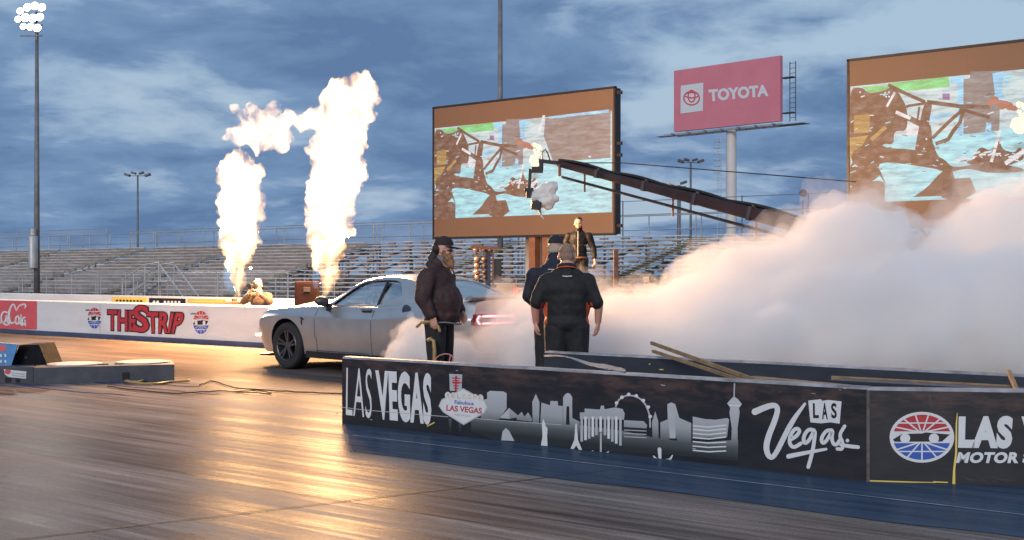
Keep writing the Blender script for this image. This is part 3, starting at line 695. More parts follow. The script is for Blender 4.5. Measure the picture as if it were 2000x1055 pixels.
# ================================================================ GRANDSTANDS
SX0, SLEN, NROW, SP0, SP1, SZ0, SZ1 = -105.0, 11.0, 14, 40.0, 51.0, .62, 3.35
BRACKET = mat('bench_bracket', (.24, .19, .17), .7, var=.4, scale=2); RISER = mat('riser_board', (.24, .205, .185), .7, var=.35, scale=1.1)
def stand_section(solid):
    root = empty("bleacher_section")
    dp, dz = (SP1 - SP0) / NROW, (SZ1 - SZ0) / (NROW - 1)
    for i in range(NROW):
        y, z = SP0 + dp * i, SZ0 + dz * i
        bm = B(); L0, L1 = 1.25, SLEN - .06
        n = 3
        for k in range(n):
            x0 = L0 + (L1 - L0) * k / n; x1 = L0 + (L1 - L0) * (k + 1) / n - .03
            box(bm, ((x0 + x1) / 2, y + .30, z), (x1 - x0, .24, .045))                       # seat plank
            box(bm, ((x0 + x1) / 2, y - .08, z - .24 + .0), (x1 - x0, .30, .04))             # foot plank
            if solid: box(bm, ((x0 + x1) / 2, y + .20, z - .13), (x1 - x0, .02, .17), None, 2)
        for k in range(8):
            x = L0 + .35 + (L1 - L0 - .7) * k / 7 + (.45 if i % 2 else 0) * (k < 7)
            box(bm, (x, y + .30, z - .085), (.46, .18, .07), None, 1, .025)                   # seat brackets
        put("bench_row", bm, [M_['alu_plank'], BRACKET, RISER], root)
    bm = B()
    for k in range(5):
        x = .6 + (SLEN - 1.0) * k / 4
        beam(bm, (x, SP0, SZ0 - .42), (x, SP1, SZ1 - .36), .08, .14)
        for j in range(5):
            y = SP0 + .4 + (SP1 - SP0 - .5) * j / 4; zt = SZ0 - .40 + (SZ1 - SZ0) * (y - SP0) / (SP1 - SP0); box(bm, (x + .09, y, zt / 2), (.09, .09, zt))
    put("support_frame", bm, M_['galv_dark'], root)
    bm = B(); ns = NROW * 2
    for i in range(ns):
        y, z = SP0 - .2 + (SP1 - SP0) * i / ns, SZ0 - .2 + (SZ1 - SZ0) * i / (ns - 2)
        box(bm, (.60, y, z - .02), (1.05, .34, .04)); box(bm, (.60, y - .165, z + .004), (1.05, .035, .012), None, 1)
    put("aisle_steps", bm, [M_['galv_dark'], M_['yellow_paint']], root)
    bm = B(); y, z = SP0 - .5, 1.25
    for k in range(6): tube(bm, [(.3 + (SLEN - .5) * k / 5, y, 0), (.3 + (SLEN - .5) * k / 5, y, z)], .025, 6)
    for h in (z,): tube(bm, [(.1, y, h), (SLEN - .1, y, h)], .022, 6)
    put("front_rail", bm, M_['galv'], root)
    bm = B(); y = SP1 + .25
    for k in range(5): tube(bm, [(.1 + (SLEN - .3) * k / 4, y, .0), (.1 + (SLEN - .3) * k / 4, y, 4.45)], .035, 6)
    for h in (SZ1 + .35, 4.42): tube(bm, [(.05, y, h), (SLEN - .05, y, h)], .028, 6)
    put("back_rail", bm, M_['galv'], root)
    return root
t = NT("chain_mesh"); tr = t.n("BsdfTransparent"); df = t.n("BsdfDiffuse"); t.set(df, 0, (.42, .45, .5)); mx = t.n("MixShader")
co = t.coord((14, 14, 14)); wv = t.n("TexWave", wave_type='BANDS', bands_direction='DIAGONAL'); t.set(wv, 0, co); t.set(wv, "Scale", 1.0)
t.set(mx, 0, t.math('MULTIPLY_ADD', wv.outputs["Fac"], .16)); mx.inputs[0].links[0].from_node.inputs[2].default_value = .07
t.t.links.new(tr.outputs[0], mx.inputs[1]); t.t.links.new(df.outputs[0], mx.inputs[2]); t.t.links.new(mx.outputs[0], t.out.inputs["Surface"]); MESHM = t.m
solid0, open0 = stand_section(True), stand_section(False)
words_ = ["far left stretch of bleachers behind the lit floodlight pole", "bleacher stretch ending at the lit floodlight pole", "bleacher stretch right of the floodlight pole, above the red lettered wall", "bleachers just left of the left flame",
          "bleachers showing between the two flames and right of them", "bleachers behind the car roof and the bearded man", "open bleachers seen under the left big screen", "open bleachers to the right of the screen legs", "open bleachers fading into the big smoke cloud"]
for i in range(9):
    src = solid0 if i < 5 else open0
    o = src if i in (0, 5) else copy_tree(src)
    o.matrix_world = TRACK @ Matrix.Translation((SX0 + SLEN * i, 0, 0))
    tag(o, words_[i], "bleachers", "bleacher sections of the grandstand")
for i, (x0, x1, h, lab) in enumerate(((-104, -78.5, 4.9, "tall wire mesh fence along the top of the leftmost stand"), (-75.5, -40, 4.6, "wire mesh fence along the top of the stand behind the flames"))):
    f = empty("mesh_fence", TRACK, lab, "fence")
    bm = B(); n = int((x1 - x0) / 3); y = SP1 + .6
    for k in range(n + 1): tube(bm, [(x0 + (x1 - x0) * k / n, y, 0), (x0 + (x1 - x0) * k / n, y, h)], .03, 6)
    tube(bm, [(x0, y, h), (x1, y, h)], .025, 6); put("fence_posts", bm, M_['galv'], f)
    bm = B(); vs = [bm.verts.new(q) for q in ((x0, y - .04, 3.2), (x1, y - .04, 3.2), (x1, y - .04, h), (x0, y - .04, h))]; bm.faces.new(vs); put("wire_mesh", bm, MESHM, f)
f = empty("mesh_fence", TRACK, "low wire mesh fence in front of the left stands", "fence")
bm = B(); x0, x1, y, h = -96, -42, 37.2, 1.55
for k in range(22): tube(bm, [(x0 + (x1 - x0) * k / 21, y, 0), (x0 + (x1 - x0) * k / 21, y, h)], .03, 6)
for z in (.12, h): tube(bm, [(x0, y, z), (x1, y, z)], .024, 6)
put("fence_posts", bm, M_['galv'], f)
bm = B(); vs = [bm.verts.new(q) for q in ((x0, y - .04, .1), (x1, y - .04, .1), (x1, y - .04, h), (x0, y - .04, h))]; bm.faces.new(vs); put("wire_mesh", bm, MESHM, f)
# tall wire fence at the right, behind the open stands
f = empty("wire_fence", TRACK, "tall thin wire fence behind the open stands at right", "fence")
bm = B(); y = SP1 + 4
for k in range(12):
    x = -42 + 3.6 * k; tube(bm, [(x, y, 0), (x, y, 5.5)], .035, 6)
for z in (5.45, 4.7): tube(bm, [(-42, y, z), (-2.4, y, z)], .018, 5)
put("fence_posts", bm, M_['galv_dark'], f)
# access stairs in front of the stand
st = empty("access_stairs", TRACK @ Matrix.Translation((Plane(P3(0, 36)[:2], U2).az(268, 560)[0], 36.0, 0)), "pale metal access stairs with a slanted brace before the left stand", "stairs")
bm = B()
for k in range(6): box(bm, (-1.2 + .38 * k, .4, .18 + .17 * k), (.4, .9, .04))
for y in (-.05, .85):
    beam(bm, (-1.5, y, .1), (1.1, y, 1.2), .05, .16)
put("treads", bm, M_['galv'], st)
bm = B()
for y in (-.06, .86):
    for x, z0 in ((-1.2, .1), (-.2, .5), (.75, .9), (1.9, 1.1)): tube(bm, [(x, y, 0), (x, y, z0 + 1.0)], .03, 6)
    tube(bm, [(-1.3, y, 1.1), (.75, y, 1.95), (1.9, y, 2.05)], .03, 6); tube(bm, [(1.9, y, 2.0), (4.2, y, .1)], .035, 6); tube(bm, [(.75, y, 1.1), (2.6, y, 1.1)], .03, 6)
put("handrail", bm, M_['galv'], st)

# ================================================================ POLES
LAMP = emit("floodlight_glass", (1.0, .95, .86), 7)
LAMP_OFF = mat("floodlight_glass_off", (.55, .58, .62), .25)
d = 66.0
base = at(72, 560, d); top = at(77, 55, d)
fp = empty("floodlight_pole", Matrix.Translation((base.x, d, 0)), "tall floodlight pole at far left with its cluster of lamps lit", "light pole")
bm = B(); tube(bm, [(0, 0, 0), (0, 0, 6), (0, 0, top.z)], [.17, .14, .09], 12); put("pole", bm, M_['galv_dark'], fp, smooth=True)
bm = B(); lathe(bm, [(.0, 1.75), (.26, 1.8), (.26, 3.55), (.22, 3.6), (0, 3.62)], Matrix.Translation((-.1, -.3, 0)), 14); lathe(bm, [(.18, 3.62), (.18, 4.0), (.0, 4.02)], Matrix.Translation((-.1, -.3, 0)), 12)
put("transformer_box", bm, M_['galv'], fp, smooth=40)
bm = B()
for z in (-.45, .15, .72): beam(bm, (-.9, -.1, top.z + z), (.35, -.1, top.z + z), .07, .07)
beam(bm, (0, -.05, top.z - .7), (0, -.05, top.z + .9), .1, .1); put("crossarms", bm, M_['galv_dark'], fp)
for px, py, r in ((58, 17, .36), (72, 14, .36), (86, 17, .36), (44, 24, .30), (40, 40, .30), (54, 37, .38), (68, 38, .38), (82, 36, .36), (50, 54, .28), (64, 55, .34), (77, 57, .36)):
    w = at(px, py, d); bm = B(); Mx = Matrix.Translation((w.x - base.x, -.32, w.z)) @ Matrix.Rotation(R(78), 4, 'X')
    r *= .70; lathe(bm, [(.10, -.30), (r * .8, -.12), (r, .0)], Mx, 16); lamp = put("lamp_head", bm, M_['galv_dark'], fp, smooth=True)
    bm = B(); lathe(bm, [(r * .90, .0), (r * .6, .05), (0, .07)], Mx, 16); put("lamp_glass", bm, LAMP, lamp, smooth=True)
li = bpy.data.lights.new("floodlight", 'SPOT'); li.energy = 9000; li.color = (1, .94, .84); li.shadow_soft_size = .9; li.spot_size = R(150); li.spot_blend = .6
lo = bpy.data.objects.new("floodlight_beam", li); COL.objects.link(lo); lo.location = (base.x + .1, d - .9, top.z + .2)
lo.rotation_euler = (Vector((-5, 5, 0)) - lo.location).to_track_quat('-Z', 'Y').to_euler()

def mast(px, pytop, pybase, d, r, label, heads, cat="light pole", lit=()):
    w = at(px, pytop, d); m = empty("light_mast", Matrix.Translation((w.x, d, 0)), label, cat)
    bm = B(); tube(bm, [(0, 0, 0), (0, 0, w.z)], [r * 1.4, r], 8); put("pole", bm, M_['galv_dark'], m, smooth=True)
    if heads:
        bm = B(); beam(bm, (min(h[0] for h in heads), 0, w.z - .1), (max(h[0] for h in heads), 0, w.z - .1), .08, .08); put("crossarm", bm, M_['galv_dark'], m)
    for k, (hx, hz, s) in enumerate(heads):
        bm = B(); box(bm, (hx, -.1, w.z + hz), (s, s * .9, s * .42), Matrix.Rotation(R(18 if hx < 0 else -18), 4, 'Y'), 0, .05); put("lamp_head", bm, LAMP_OFF if k in lit else M_['dark_metal'], m)
    return m
mast(269, 342, 478, 150, .11, "small unlit light mast left of the flames", [(-1.3, .0, .7), (1.3, .0, .7), (-.5, .25, .6), (.5, .25, .6)])
mast(977, -60, 500, 62, .115, "tall plain grey pole rising behind the left screen", [])
mast(1349, 316, 470, 130, .11, "slim light mast with four lamps left of the billboard pole", [(-1.1, .05, .7), (1.1, .05, .7), (-.45, .2, .6), (.45, .2, .6)])
mast(1326, 362, 500, 92, .13, "short floodlight mast with pale unlit lamp heads", [(-1.0, .2, .55), (-.45, .1, .5), (.35, .2, .5), (-.6, -.35, .5), (.55, -.4, .5), (.1, -.45, .45)], lit=(0, 1, 3))
mm = mast(1568, 392, 470, 70, .06, "thin mast carrying a round dish near the smoke cloud", [])
bm = B(); zt = at(1568, 378, 70).z; lathe(bm, [(0, .0), (.20, .02), (.23, .1), (.22, .12), (0, .13)], Matrix.Translation((-.05, -.2, zt)) @ Matrix.Rotation(R(90), 4, 'X'), 18); put("dish", bm, M_['dark_metal'], mm, smooth=40)

# ================================================================ BIG SCREENS
t = NT("led_face"); co = t.coord((1, 1, 1)); n1 = t.noise(co, .4, 3)
br = t.n("TexBrick"); t.set(br, 0, t.coord((1.6, 1, 1.6))); br.offset = 0
sxyz = t.n("SeparateXYZ"); t.set(sxyz, 0, t.coord())
seamx = t.math('LESS_THAN', t.math('FRACT', t.math('MULTIPLY', sxyz.outputs[0], 2.0)), .012); seamz = t.math('LESS_THAN', t.math('FRACT', t.math('MULTIPLY', sxyz.outputs[2], 2.0)), .012)
c = t.mix(t.math('MULTIPLY', t.math('MAXIMUM', seamx, seamz), .5), t.ramp(n1, [(.3, (.110, .068, .046)), (.7, (.126, .078, .053))]), (.06, .045, .04))
t.bsdf(c, .6); LED = t.m
def led(name, col, st):
    """Lit pixels of the screen over its dark face, slightly uneven."""
    t = NT(name); n1 = t.noise(t.coord((.5, 1, 2.6)), 3.0, 7, .68)
    e = t.ramp(n1, [(.32, tuple(c * .45 for c in col)), (.5, col), (.66, tuple(min(1, c * 1.35 + .1) for c in col))])
    t.bsdf((.10, .066, .05), .6, **{"Emission_Color": e, "Emission_Strength": st}); return t.m
SPL = Plane(P3(0, 29.9)[:2], U2)
SA = [SPL.az(848, 209), SPL.az(848, 461), SPL.az(1198, 173), SPL.az(1198, 455)]
sx0, sx1, sz0, sz1 = SA[0][0], SA[2][0], SA[3][1], SA[2][1]
SPL0 = Plane((P3(sx0, 29.9))[:2], U2)
SW = sx1 - sx0
screen = empty("video_screen", SPL0.M, "big video screen behind the car, partly covered by the crane camera", "screen")
bm = B(); box(bm, (SW / 2, .012, (sz0 + sz1) / 2), (SW, .02, sz1 - sz0)); put("screen_face", bm, LED, screen)
bm = B(); zc, hh = (sz0 + sz1) / 2, sz1 - sz0
box(bm, (SW / 2, .18, zc), (SW + .10, .30, hh + .06))
for x in (-.04, SW + .04): box(bm, (x, .04, zc), (.06, .10, hh + .1))
for z in (sz1 + .04, sz0 - .04): box(bm, (SW / 2, .04, z), (SW + .14, .10, .06))
for z in (sz1 - .12, sz1 - 1.65, sz1 - 2.0, sz0 + .22): box(bm, (SW + .14, .12, z), (.16, .10, .10), None, 0, .01)
put("frame", bm, M_['black_metal'], screen)
def led_dark():
    t = NT("led_dark_pixels"); n1 = t.noise(t.coord((1.2, 1, 2.2)), 2.6, 7, .68); n2 = t.noise(t.coord((1, 1, 1), (5, 2, 1)), 1.3, 3)
    e = t.mix(n2, (.30, .20, .15), (.14, .20, .24)); t.bsdf((.10, .066, .05), .6, **{"Emission_Color": e, "Emission_Strength": t.ramp(n1, [(.45, 0.0), (.72, .55)])}); return t.m
LC = {'aqua': led("led_aqua", (.25, .76, .92), .66), 'white': led("led_white", (.74, .86, .95), .62), 'green': led("led_green", (.10, .72, .25), .62), 'grey': led("led_grey", (.22, .30, .34), .42), 'blue': led("led_blue", (.18, .60, .90), .75),
      'yellow': led("led_yellow", (.62, .45, .12), .36), 'fire': emit("led_fire", (1.0, .80, .50), 1.25), 'pink': led("led_pink", (.62, .22, .16), .35), 'off': led_dark(), 'sign': led("led_sign", (.2, .12, .45), .5), 'dim': led("led_dim", (.20, .16, .15), .16), 'pale': led("led_pale", (.50, .80, .90), .58)}
LK = list(LC)
# the picture, traced on the right-hand screen (pixels of the photograph) and on the left one; u,v on the screen face
RPL = SPL
RA = (RPL.az(1659, 125), RPL.az(1659, 445)); rx0 = RA[0][0]
zR = lambda x, y: (1600 + x / 3.015, 100 + y / 3.015)
zL = lambda x, y: (820 + x / 2.8524, 150 + y / 2.8524)
def uvR(x, y):
    a, z = RPL.az(*zR(x, y)); return a - rx0, z
def uvL(x, y):
    a, z = SPL.az(*zL(x, y)); return a - sx0, z
bm = B(); PN = [0]
def pic(pts, c, layer, uv=uvR):
    PN[0] += 1; layer += PN[0] * .004
    if len(pts) > 6:
        for _ in range(2): pts = [q for a, b in zip(pts, pts[1:] + pts[:1]) for q in ((a[0] * .8 + b[0] * .2, a[1] * .8 + b[1] * .2), (a[0] * .2 + b[0] * .8, a[1] * .2 + b[1] * .8))]
    try: bm.faces.new([bm.verts.new((*((lambda q: (q[0], -.002 * layer - .001, q[1]))(uv(*p))),)) for p in pts]).material_index = LK.index(c)
    except ValueError: pass
def picstroke(pts, w, c, layer, uv=uvR):
    for a, b in zip(pts[:-1], pts[1:]):
        a, b = Vector(a), Vector(b); d_ = (b - a).normalized(); n_ = Vector((-d_.y, d_.x)) * w / 2
        pic([a + n_ - d_ * w * .2, b + n_ + d_ * w * .2, b - n_ + d_ * w * .2, a - n_ - d_ * w * .2], c, layer, uv)
V0, V1 = uvL(1055, 755)[1], uvL(1055, 190)[1]            # letterboxed band
u1 = SW - .05
def band(u_a, u_b, v_a, v_b, c, layer): bm.faces.new([bm.verts.new((u_a + (u_b - u_a) * i, -.002 * layer - .001, V0 + (V1 - V0) * (v_a + (v_b - v_a) * j))) for i, j in ((0, 0), (1, 0), (1, 1), (0, 1))]).material_index = LK.index(c)
band(.03, u1, 0, 1, 'pale', 0.5)
band(.03, u1, 0, .54, 'aqua', 1)
pic([(410, 190), (760, 150), (770, 210), (640, 225), (480, 235)], 'green', 2); pic([(255, 210), (410, 200), (430, 240), (290, 245)], 'green', 2)
pic([(850, 165), (1040, 140), (1030, 470), (850, 490)], 'grey', 2)
pic([(775, 150), (850, 145), (850, 500), (815, 500), (815, 190), (775, 190)], 'blue', 2.2)
pic([(1020, 130), (1100, 118), (1075, 200), (1090, 290), (1010, 320), (1035, 250)], 'blue', 2.4); pic([(1080, 150), (1140, 130), (1100, 220)], 'aqua', 2.5); pic([(985, 420), (1015, 420), (1010, 520), (972, 525)], 'blue', 2.4)
pic([(770, 250), (725, 250), (728, 285), (768, 288)], 'sign', 2.4); pic([(640, 380), (770, 360), (775, 385), (640, 410)], 'blue', 2.3); pic([(510, 430), (590, 440), (580, 500), (515, 495)], 'white', 2.3)
# right part of the picture, seen on the left screen: dull wall above, floor below
pic([(700, 232), (1063, 189), (1063, 452), (745, 475), (690, 330)], 'grey', 2.2, uvL); pic([(720, 222), (1055, 182), (1055, 200), (720, 234)], 'blue', 2.6, uvL); pic([(940, 440), (955, 440), (955, 450), (940, 450)], 'white', 2.6, uvL)
pic([(685, 215), (700, 215), (672, 310), (655, 310)], 'white', 2.8, uvL); pic([(480, 235), (580, 235), (575, 490), (480, 490)], 'grey', 2.3, uvL)
# burning vehicle, unlit pixels
for pts in ([(178, 215), (255, 215), (290, 250), (380, 235), (440, 200), (520, 330), (520, 470), (440, 470), (440, 550), (370, 545), (320, 640), (178, 690)],
            [(178, 700), (215, 600), (280, 555), (340, 540), (400, 570), (560, 580), (590, 590), (700, 620), (740, 640), (790, 690), (1000, 650), (1205, 690), (1205, 712), (1000, 720), (880, 690), (760, 715), (720, 700), (640, 670), (410, 640), (385, 700), (340, 750), (250, 800), (178, 800)],
            [(565, 575), (615, 300), (670, 300), (645, 430), (660, 440), (665, 520), (690, 600), (720, 640), (560, 610)],
            [(340, 760), (390, 775), (385, 890), (410, 893), (340, 893), (178, 905), (178, 790)], [(730, 755), (890, 745), (925, 830), (860, 870), (780, 880), (720, 860)],
            [(900, 630), (950, 560), (1010, 590), (1060, 520), (1080, 580), (1150, 600), (1180, 560), (1205, 600), (1205, 640), (1100, 680), (950, 680), (860, 660)]):
    pic(pts, 'off' if pts[0][0] > 300 else 'off', 3.2)
for pts, w in (([(410, 200), (510, 250), (620, 298)], 20), ([(440, 350), (530, 322), (640, 305)], 16), ([(640, 300), (830, 325), (1000, 330)], 24), ([(830, 340), (1000, 390)], 20), ([(530, 395), (600, 430)], 34), ([(670, 510), (760, 420), (840, 350)], 20),
               ([(850, 350), (830, 420), (790, 470), (760, 520), (690, 545)], 22), ([(590, 330), (580, 400)], 12), ([(440, 360), (540, 400)], 26)): picstroke(pts, w, 'off', 3.4)
picstroke([(455, 360), (535, 395)], 20, 'white', 3.8); picstroke([(400, 325), (445, 245)], 14, 'white', 3.8); pic([(205, 380), (300, 370), (295, 480), (205, 485)], 'yellow', 3.8); pic([(180, 510), (290, 495), (250, 560), (200, 590), (182, 650)], 'yellow', 3.8); picstroke([(310, 520), (390, 450)], 22, 'yellow', 3.9)
for x, y in ((242, 242), (390, 245), (412, 242), (395, 268), (412, 268), (632, 518), (618, 575)): pic([(x, y - 7), (x + 7, y), (x, y + 7), (x - 7, y)], 'white', 4)
for k in range(26):
    rr = random.Random(k); x = 745 + rr.random() * 440; y = 660 - 40 * rr.random() + 30 * math.sin(x / 90); picstroke([(x, y), (x + rr.uniform(8, 40), y + rr.uniform(-16, 14))], rr.uniform(5, 13), 'white', 4.0 + k * .01)
picstroke([(1065, 470), (1015, 650)], 18, 'white', 4); picstroke([(1100, 660), (1205, 590)], 26, 'white', 4.2)
for k in range(150):
    rr = random.Random(900 + k); x, y = rr.uniform(185, 1190), rr.uniform(230, 720); L0 = rr.uniform(6, 34)
    if abs(y - 640) > 220 and rr.random() < .4: continue
    picstroke([(x, y), (x + L0, y + rr.uniform(-10, 10) - L0 * .1)], rr.uniform(2, 7), rr.choice(('off', 'off', 'dim', 'grey', 'aqua', 'pale', 'white', 'blue')), 3.0 if k % 2 else 3.9)
# the bright blast
for k in range(26):
    rr = random.Random(300 + k); u_ = k / 25; x = 672 - 34 * u_ + rr.uniform(-22, 22); y = 345 + 140 * u_ + rr.uniform(-16, 16); r_ = rr.uniform(12, 34) * (1 - .35 * u_)
    if k < 9: x, y = 552 + 8 * k + rr.uniform(-8, 8), 362 + 5 * k + rr.uniform(-14, 14); r_ = rr.uniform(9, 20)
    pic([(x + r_ * rr.uniform(.75, 1.15) * math.cos(a_), y + r_ * rr.uniform(.75, 1.15) * math.sin(a_)) for a_ in np.linspace(0, 2 * math.pi, 11)[:-1]], 'pink' if k < 9 else 'fire', 4.2 + .02 * k, uvL)
pic([(330, 640), (740, 700), (700, 730), (640, 800), (540, 870), (410, 885), (395, 780)], 'aqua', 2.8)
pic([(200, 590), (420, 650), (430, 690), (405, 765), (230, 770), (180, 670)], 'dim', 2.0, uvL)
put("picture", bm, [LC[k] for k in LK], screen)
def legs(root, xs, braces=()):
    bm = B()
    for x in xs: box(bm, (x, .20, sz0 / 2), (.24, .30, sz0 - .06))
    for a_, b_ in braces: beam(bm, a_, b_, .1, .1)
    put("support_post", bm, M_['rust'], root)
lx = [SPL.az(px, 480)[0] - sx0 for px in (1037, 1063)]
legs(screen, lx)
bm = B()
for x in lx: box(bm, (x + .30, .5, sz0 / 2 + .1), (.34, .24, sz0))
put("hydraulic_post", bm, M_['black_metal'], screen)
bm = B(); x0, x1 = SPL.az(975, 480)[0] - sx0, SPL.az(998, 480)[0] - sx0
box(bm, ((x0 + x1) / 2, 1.6, 1.6), (x1 - x0 + .1, .25, 3.2)); put("rear_column", bm, M_['galv'], screen)
s2 = copy_tree(screen); s2.matrix_world = Plane(P3(rx0, 29.9)[:2], U2).M
tag(s2, "second big video screen at the right edge above the smoke", "screen")
bm = B(); beam(bm, at(1795, 448, 30.5), at(1838, 500, 29.5), .10, .12); put("outrigger", bm, M_['rust'], s2).matrix_local = s2.matrix_world.inverted()

# ================================================================ BILLBOARD
bl, br_ = at(1316, 256, 107.6), at(1524, 238, 100.0)
BP = Plane(bl[:2], (br_ - bl)[:2]); BW = (Vector(br_[:2]) - Vector(bl[:2])).length; BZ0, BZ1 = (bl.z + br_.z) / 2, (at(1524, 111, 100).z + at(1316, 136, 107.6).z) / 2
bb = empty("billboard", BP.M, "pink red car maker billboard on a tall white column", "billboard")
bm = B(); box(bm, (BW / 2, .20, (BZ0 + BZ1) / 2), (BW, .38, BZ1 - BZ0)); put("sign_face", bm, mat("billboard_vinyl", (.62, .20, .25), .6, var=.06, scale=.4), bb)
p = Print(BP, .012, lambda x, y: (1180 + x / 2.11, 60 + y / 2.11))
p.poly([(316, 227), (409, 214), (407, 330), (315, 342)], 0, 1)
for cx, cy, rx, ry in ((361, 278, 32, 28), (361, 270, 14, 24), (361, 266, 28, 11)): p.ring(cx, cy, rx, ry, 5.5, 1, 2 + ry * .02)
p.text("TOYOTA", (430, 243), (676, 221), (678, 270), (433, 293), 0, 1, .05, 1.02)
p.done("sign_print", [M_['print_white'], M_['print_pink_red']], bb)
bm = B(); zc = BZ0 - .30
box(bm, (BW / 2 - .3, -.25, zc), (BW + 1.2, .16, .16)); box(bm, (BW / 2, .9, zc), (BW + .4, .16, .16))
for k in range(7): box(bm, (.3 + (BW - .6) * k / 6, .25, zc + .02), (.12, 2.2, .1))
box(bm, (BW + .9, .5, zc - .02), (2.6, 1.3, .06)); box(bm, (-.9, .2, zc - .02), (1.9, .9, .05))
put("catwalk", bm, M_['galv'], bb)
bm = B()
for x in (BW + .45, BW + 1.0): tube(bm, [(x, .8, BZ0), (x, .8, BZ1 - .5)], .04, 6)
for k in range(12): tube(bm, [(BW + .45, .8, BZ0 + .3 + .42 * k), (BW + 1.0, .8, BZ0 + .3 + .42 * k)], .025, 5)
for z in (BZ0 + .7, BZ0 + 3.7): box(bm, (BW + .45, .6, z), (1.1, .6, .08))
put("side_ladder", bm, M_['dark_metal'], bb)
cx = BP.az(1421, 300)[0]; bm = B(); tube(bm, [(cx, .6, 0), (cx, .6, BZ0 - .2)], [.50, .44], 20); put("column", bm, mat("pale_column", (.62, .58, .56), .6, var=.06, scale=.5), bb, smooth=40)
bm = B(); lx_ = cx - 1.0
for x in (lx_ - .18, lx_ + .18): tube(bm, [(x, .2, 2), (x, .2, BZ0 - .9)], .03, 5)
for k in range(44): tube(bm, [(lx_ - .18, .2, 2.2 + .26 * k), (lx_ + .18, .2, 2.2 + .26 * k)], .018, 4)
for k in range(6):
    z = BZ0 - 1.3 - .55 * k; tube(bm, [(lx_ + .3 * math.sin(a_), .2 - .55 * abs(math.cos(a_ / 2)), z) for a_ in np.linspace(-math.pi, math.pi, 9)], .018, 4)
put("ladder", bm, M_['galv'], bb)

# ================================================================ CAMERA CRANE
tip, root_ = at(1092, 320, 19.0), at(1585, 447, 15.6)
dirv = (root_ - tip); far_end = tip + dirv * 1.14
crane = empty("camera_crane", Matrix.Translation((far_end.x, far_end.y, 0)), "long dark camera crane reaching over the track in front of the screen", "crane")
CO = Vector((far_end.x, far_end.y, 0))
L_ = lambda v: v - CO
bm = B(); dl = dirv.normalized(); n = 12
sd = dl.cross(Vector((0, 0, 1))).normalized(); ud = sd.cross(dl)
rings = []
for i in range(n + 1):
    q = L_(tip.lerp(far_end, i / n)); w = .046 + .044 * (i / n); h = .048 + .058 * (i / n)
    rings.append([bm.verts.new(q + sd * a * w + ud * b * h) for a, b in ((-1, -.7), (-.7, -1), (.7, -1), (1, -.7), (1, .7), (.7, 1), (-.7, 1), (-1, .7))])
for i in range(n):
    for k in range(8): bm.faces.new((rings[i][k], rings[i][(k + 1) % 8], rings[i + 1][(k + 1) % 8], rings[i + 1][k]))
bm.faces.new(rings[0]); bm.faces.new(rings[-1][::-1])
put("boom_tube", bm, mat("boom_carbon", (.045, .026, .026), .4, .3, var=.25, scale=3), crane)
for u in (.16, .34, .52, .70, .88):
    q = L_(tip.lerp(far_end, u)); w = 2 * (.046 + .044 * u) + .018; h = 2 * (.048 + .058 * u) + .018
    bm = B(); beam(bm, q - dl * .03, q + dl * .03, w, h); bx = q + ud * h * .5; box(bm, bx, (.05, .05, .05), None, 0, .006); put("boom_clamp", bm, M_['dark_metal'], crane)
bm = B()
for k in range(30):
    u0 = .03 + .94 * k / 30; u1 = .03 + .94 * (k + 1) / 30
    for sg in (-1,):
        e = lambda u, up: L_(tip.lerp(far_end, u)) + sd * sg * (.048 + .044 * u) + ud * up * (.040 + .048 * u)
        tube(bm, [e(u0, -1 if k % 2 else 1), e(u1, 1 if k % 2 else -1)], .010, 5)
put("boom_lattice", bm, M_['dark_metal'], crane)
bm = B(); pts = []
for i in range(41):
    u = i / 40; q = tip.lerp(far_end, u); q.z += .062 + .05 * u + .035 * abs(math.sin(u * 15)) ; pts.append(L_(q))
tube(bm, pts, .022, 6); tube(bm, [q + Vector((.0, .06, -.02)) for q in pts[::2]], .018, 5); put("boom_cable", bm, M_['black_rubber'], crane)
a_, b_ = at(1098, 346, 18.9), at(1560, 470, 15.7); b2 = a_ + (b_ - a_) * 1.14
bm = B(); tube(bm, [L_(a_), L_(b2)], .022, 8); put("levelling_rod", bm, M_['black_metal'], crane)
bm = B(); beam(bm, L_(at(1093, 322, 18.95)), L_(at(1093, 344, 18.95)), .05, .05); put("rod_hanger", bm, M_['rust'], crane)
for px in (1155, 1325, 1465): bm = B(); u = (px - 1092) / (1585 - 1092); q = tip + dirv * (u * 1.10 - .02); beam(bm, L_(q + Vector((0, 0, -.05))), L_(q + Vector((0, 0, -.34))), .03, .04); put("rod_hanger", bm, M_['rust'], crane)
bm = B(); tube(bm, [L_(at(1090, 318, 19)), L_(at(1215, 331, 18.2) + Vector((0, 0, .10))), L_(far_end + Vector((0, 0, .75)))], .008, 5); put("stay_wire", bm, M_['black_metal'], crane)
bm = B(); D_ = 19.05
beam(bm, L_(at(1052, 314, D_)), L_(at(1092, 319, D_)), .06, .06); beam(bm, L_(at(1057, 314, D_)), L_(at(1057, 332, D_)), .07, .05)
box(bm, L_(at(1049, 332, D_)), (.19, .14, .10), None, 0, .015); beam(bm, L_(at(1036, 330, D_)), L_(at(1033, 378, D_)), .055, .05); box(bm, L_(at(1033, 371, D_)), (.15, .10, .06), None, 0, .01); box(bm, L_(at(1033, 380, D_)), (.09, .09, .12), None, 0, .01)
tube(bm, [L_(at(1060, 314, D_)), L_(at(1058, 298, D_)), L_(at(1065, 292, D_)), L_(at(1070, 300, D_)), L_(at(1074, 314, D_))], .012, 6)
put("remote_head", bm, M_['black_metal'], crane)
bm = B(); c_ = L_(at(1047, 402, 18.85)); Mx = Matrix.Rotation(R(8), 4, 'Y')
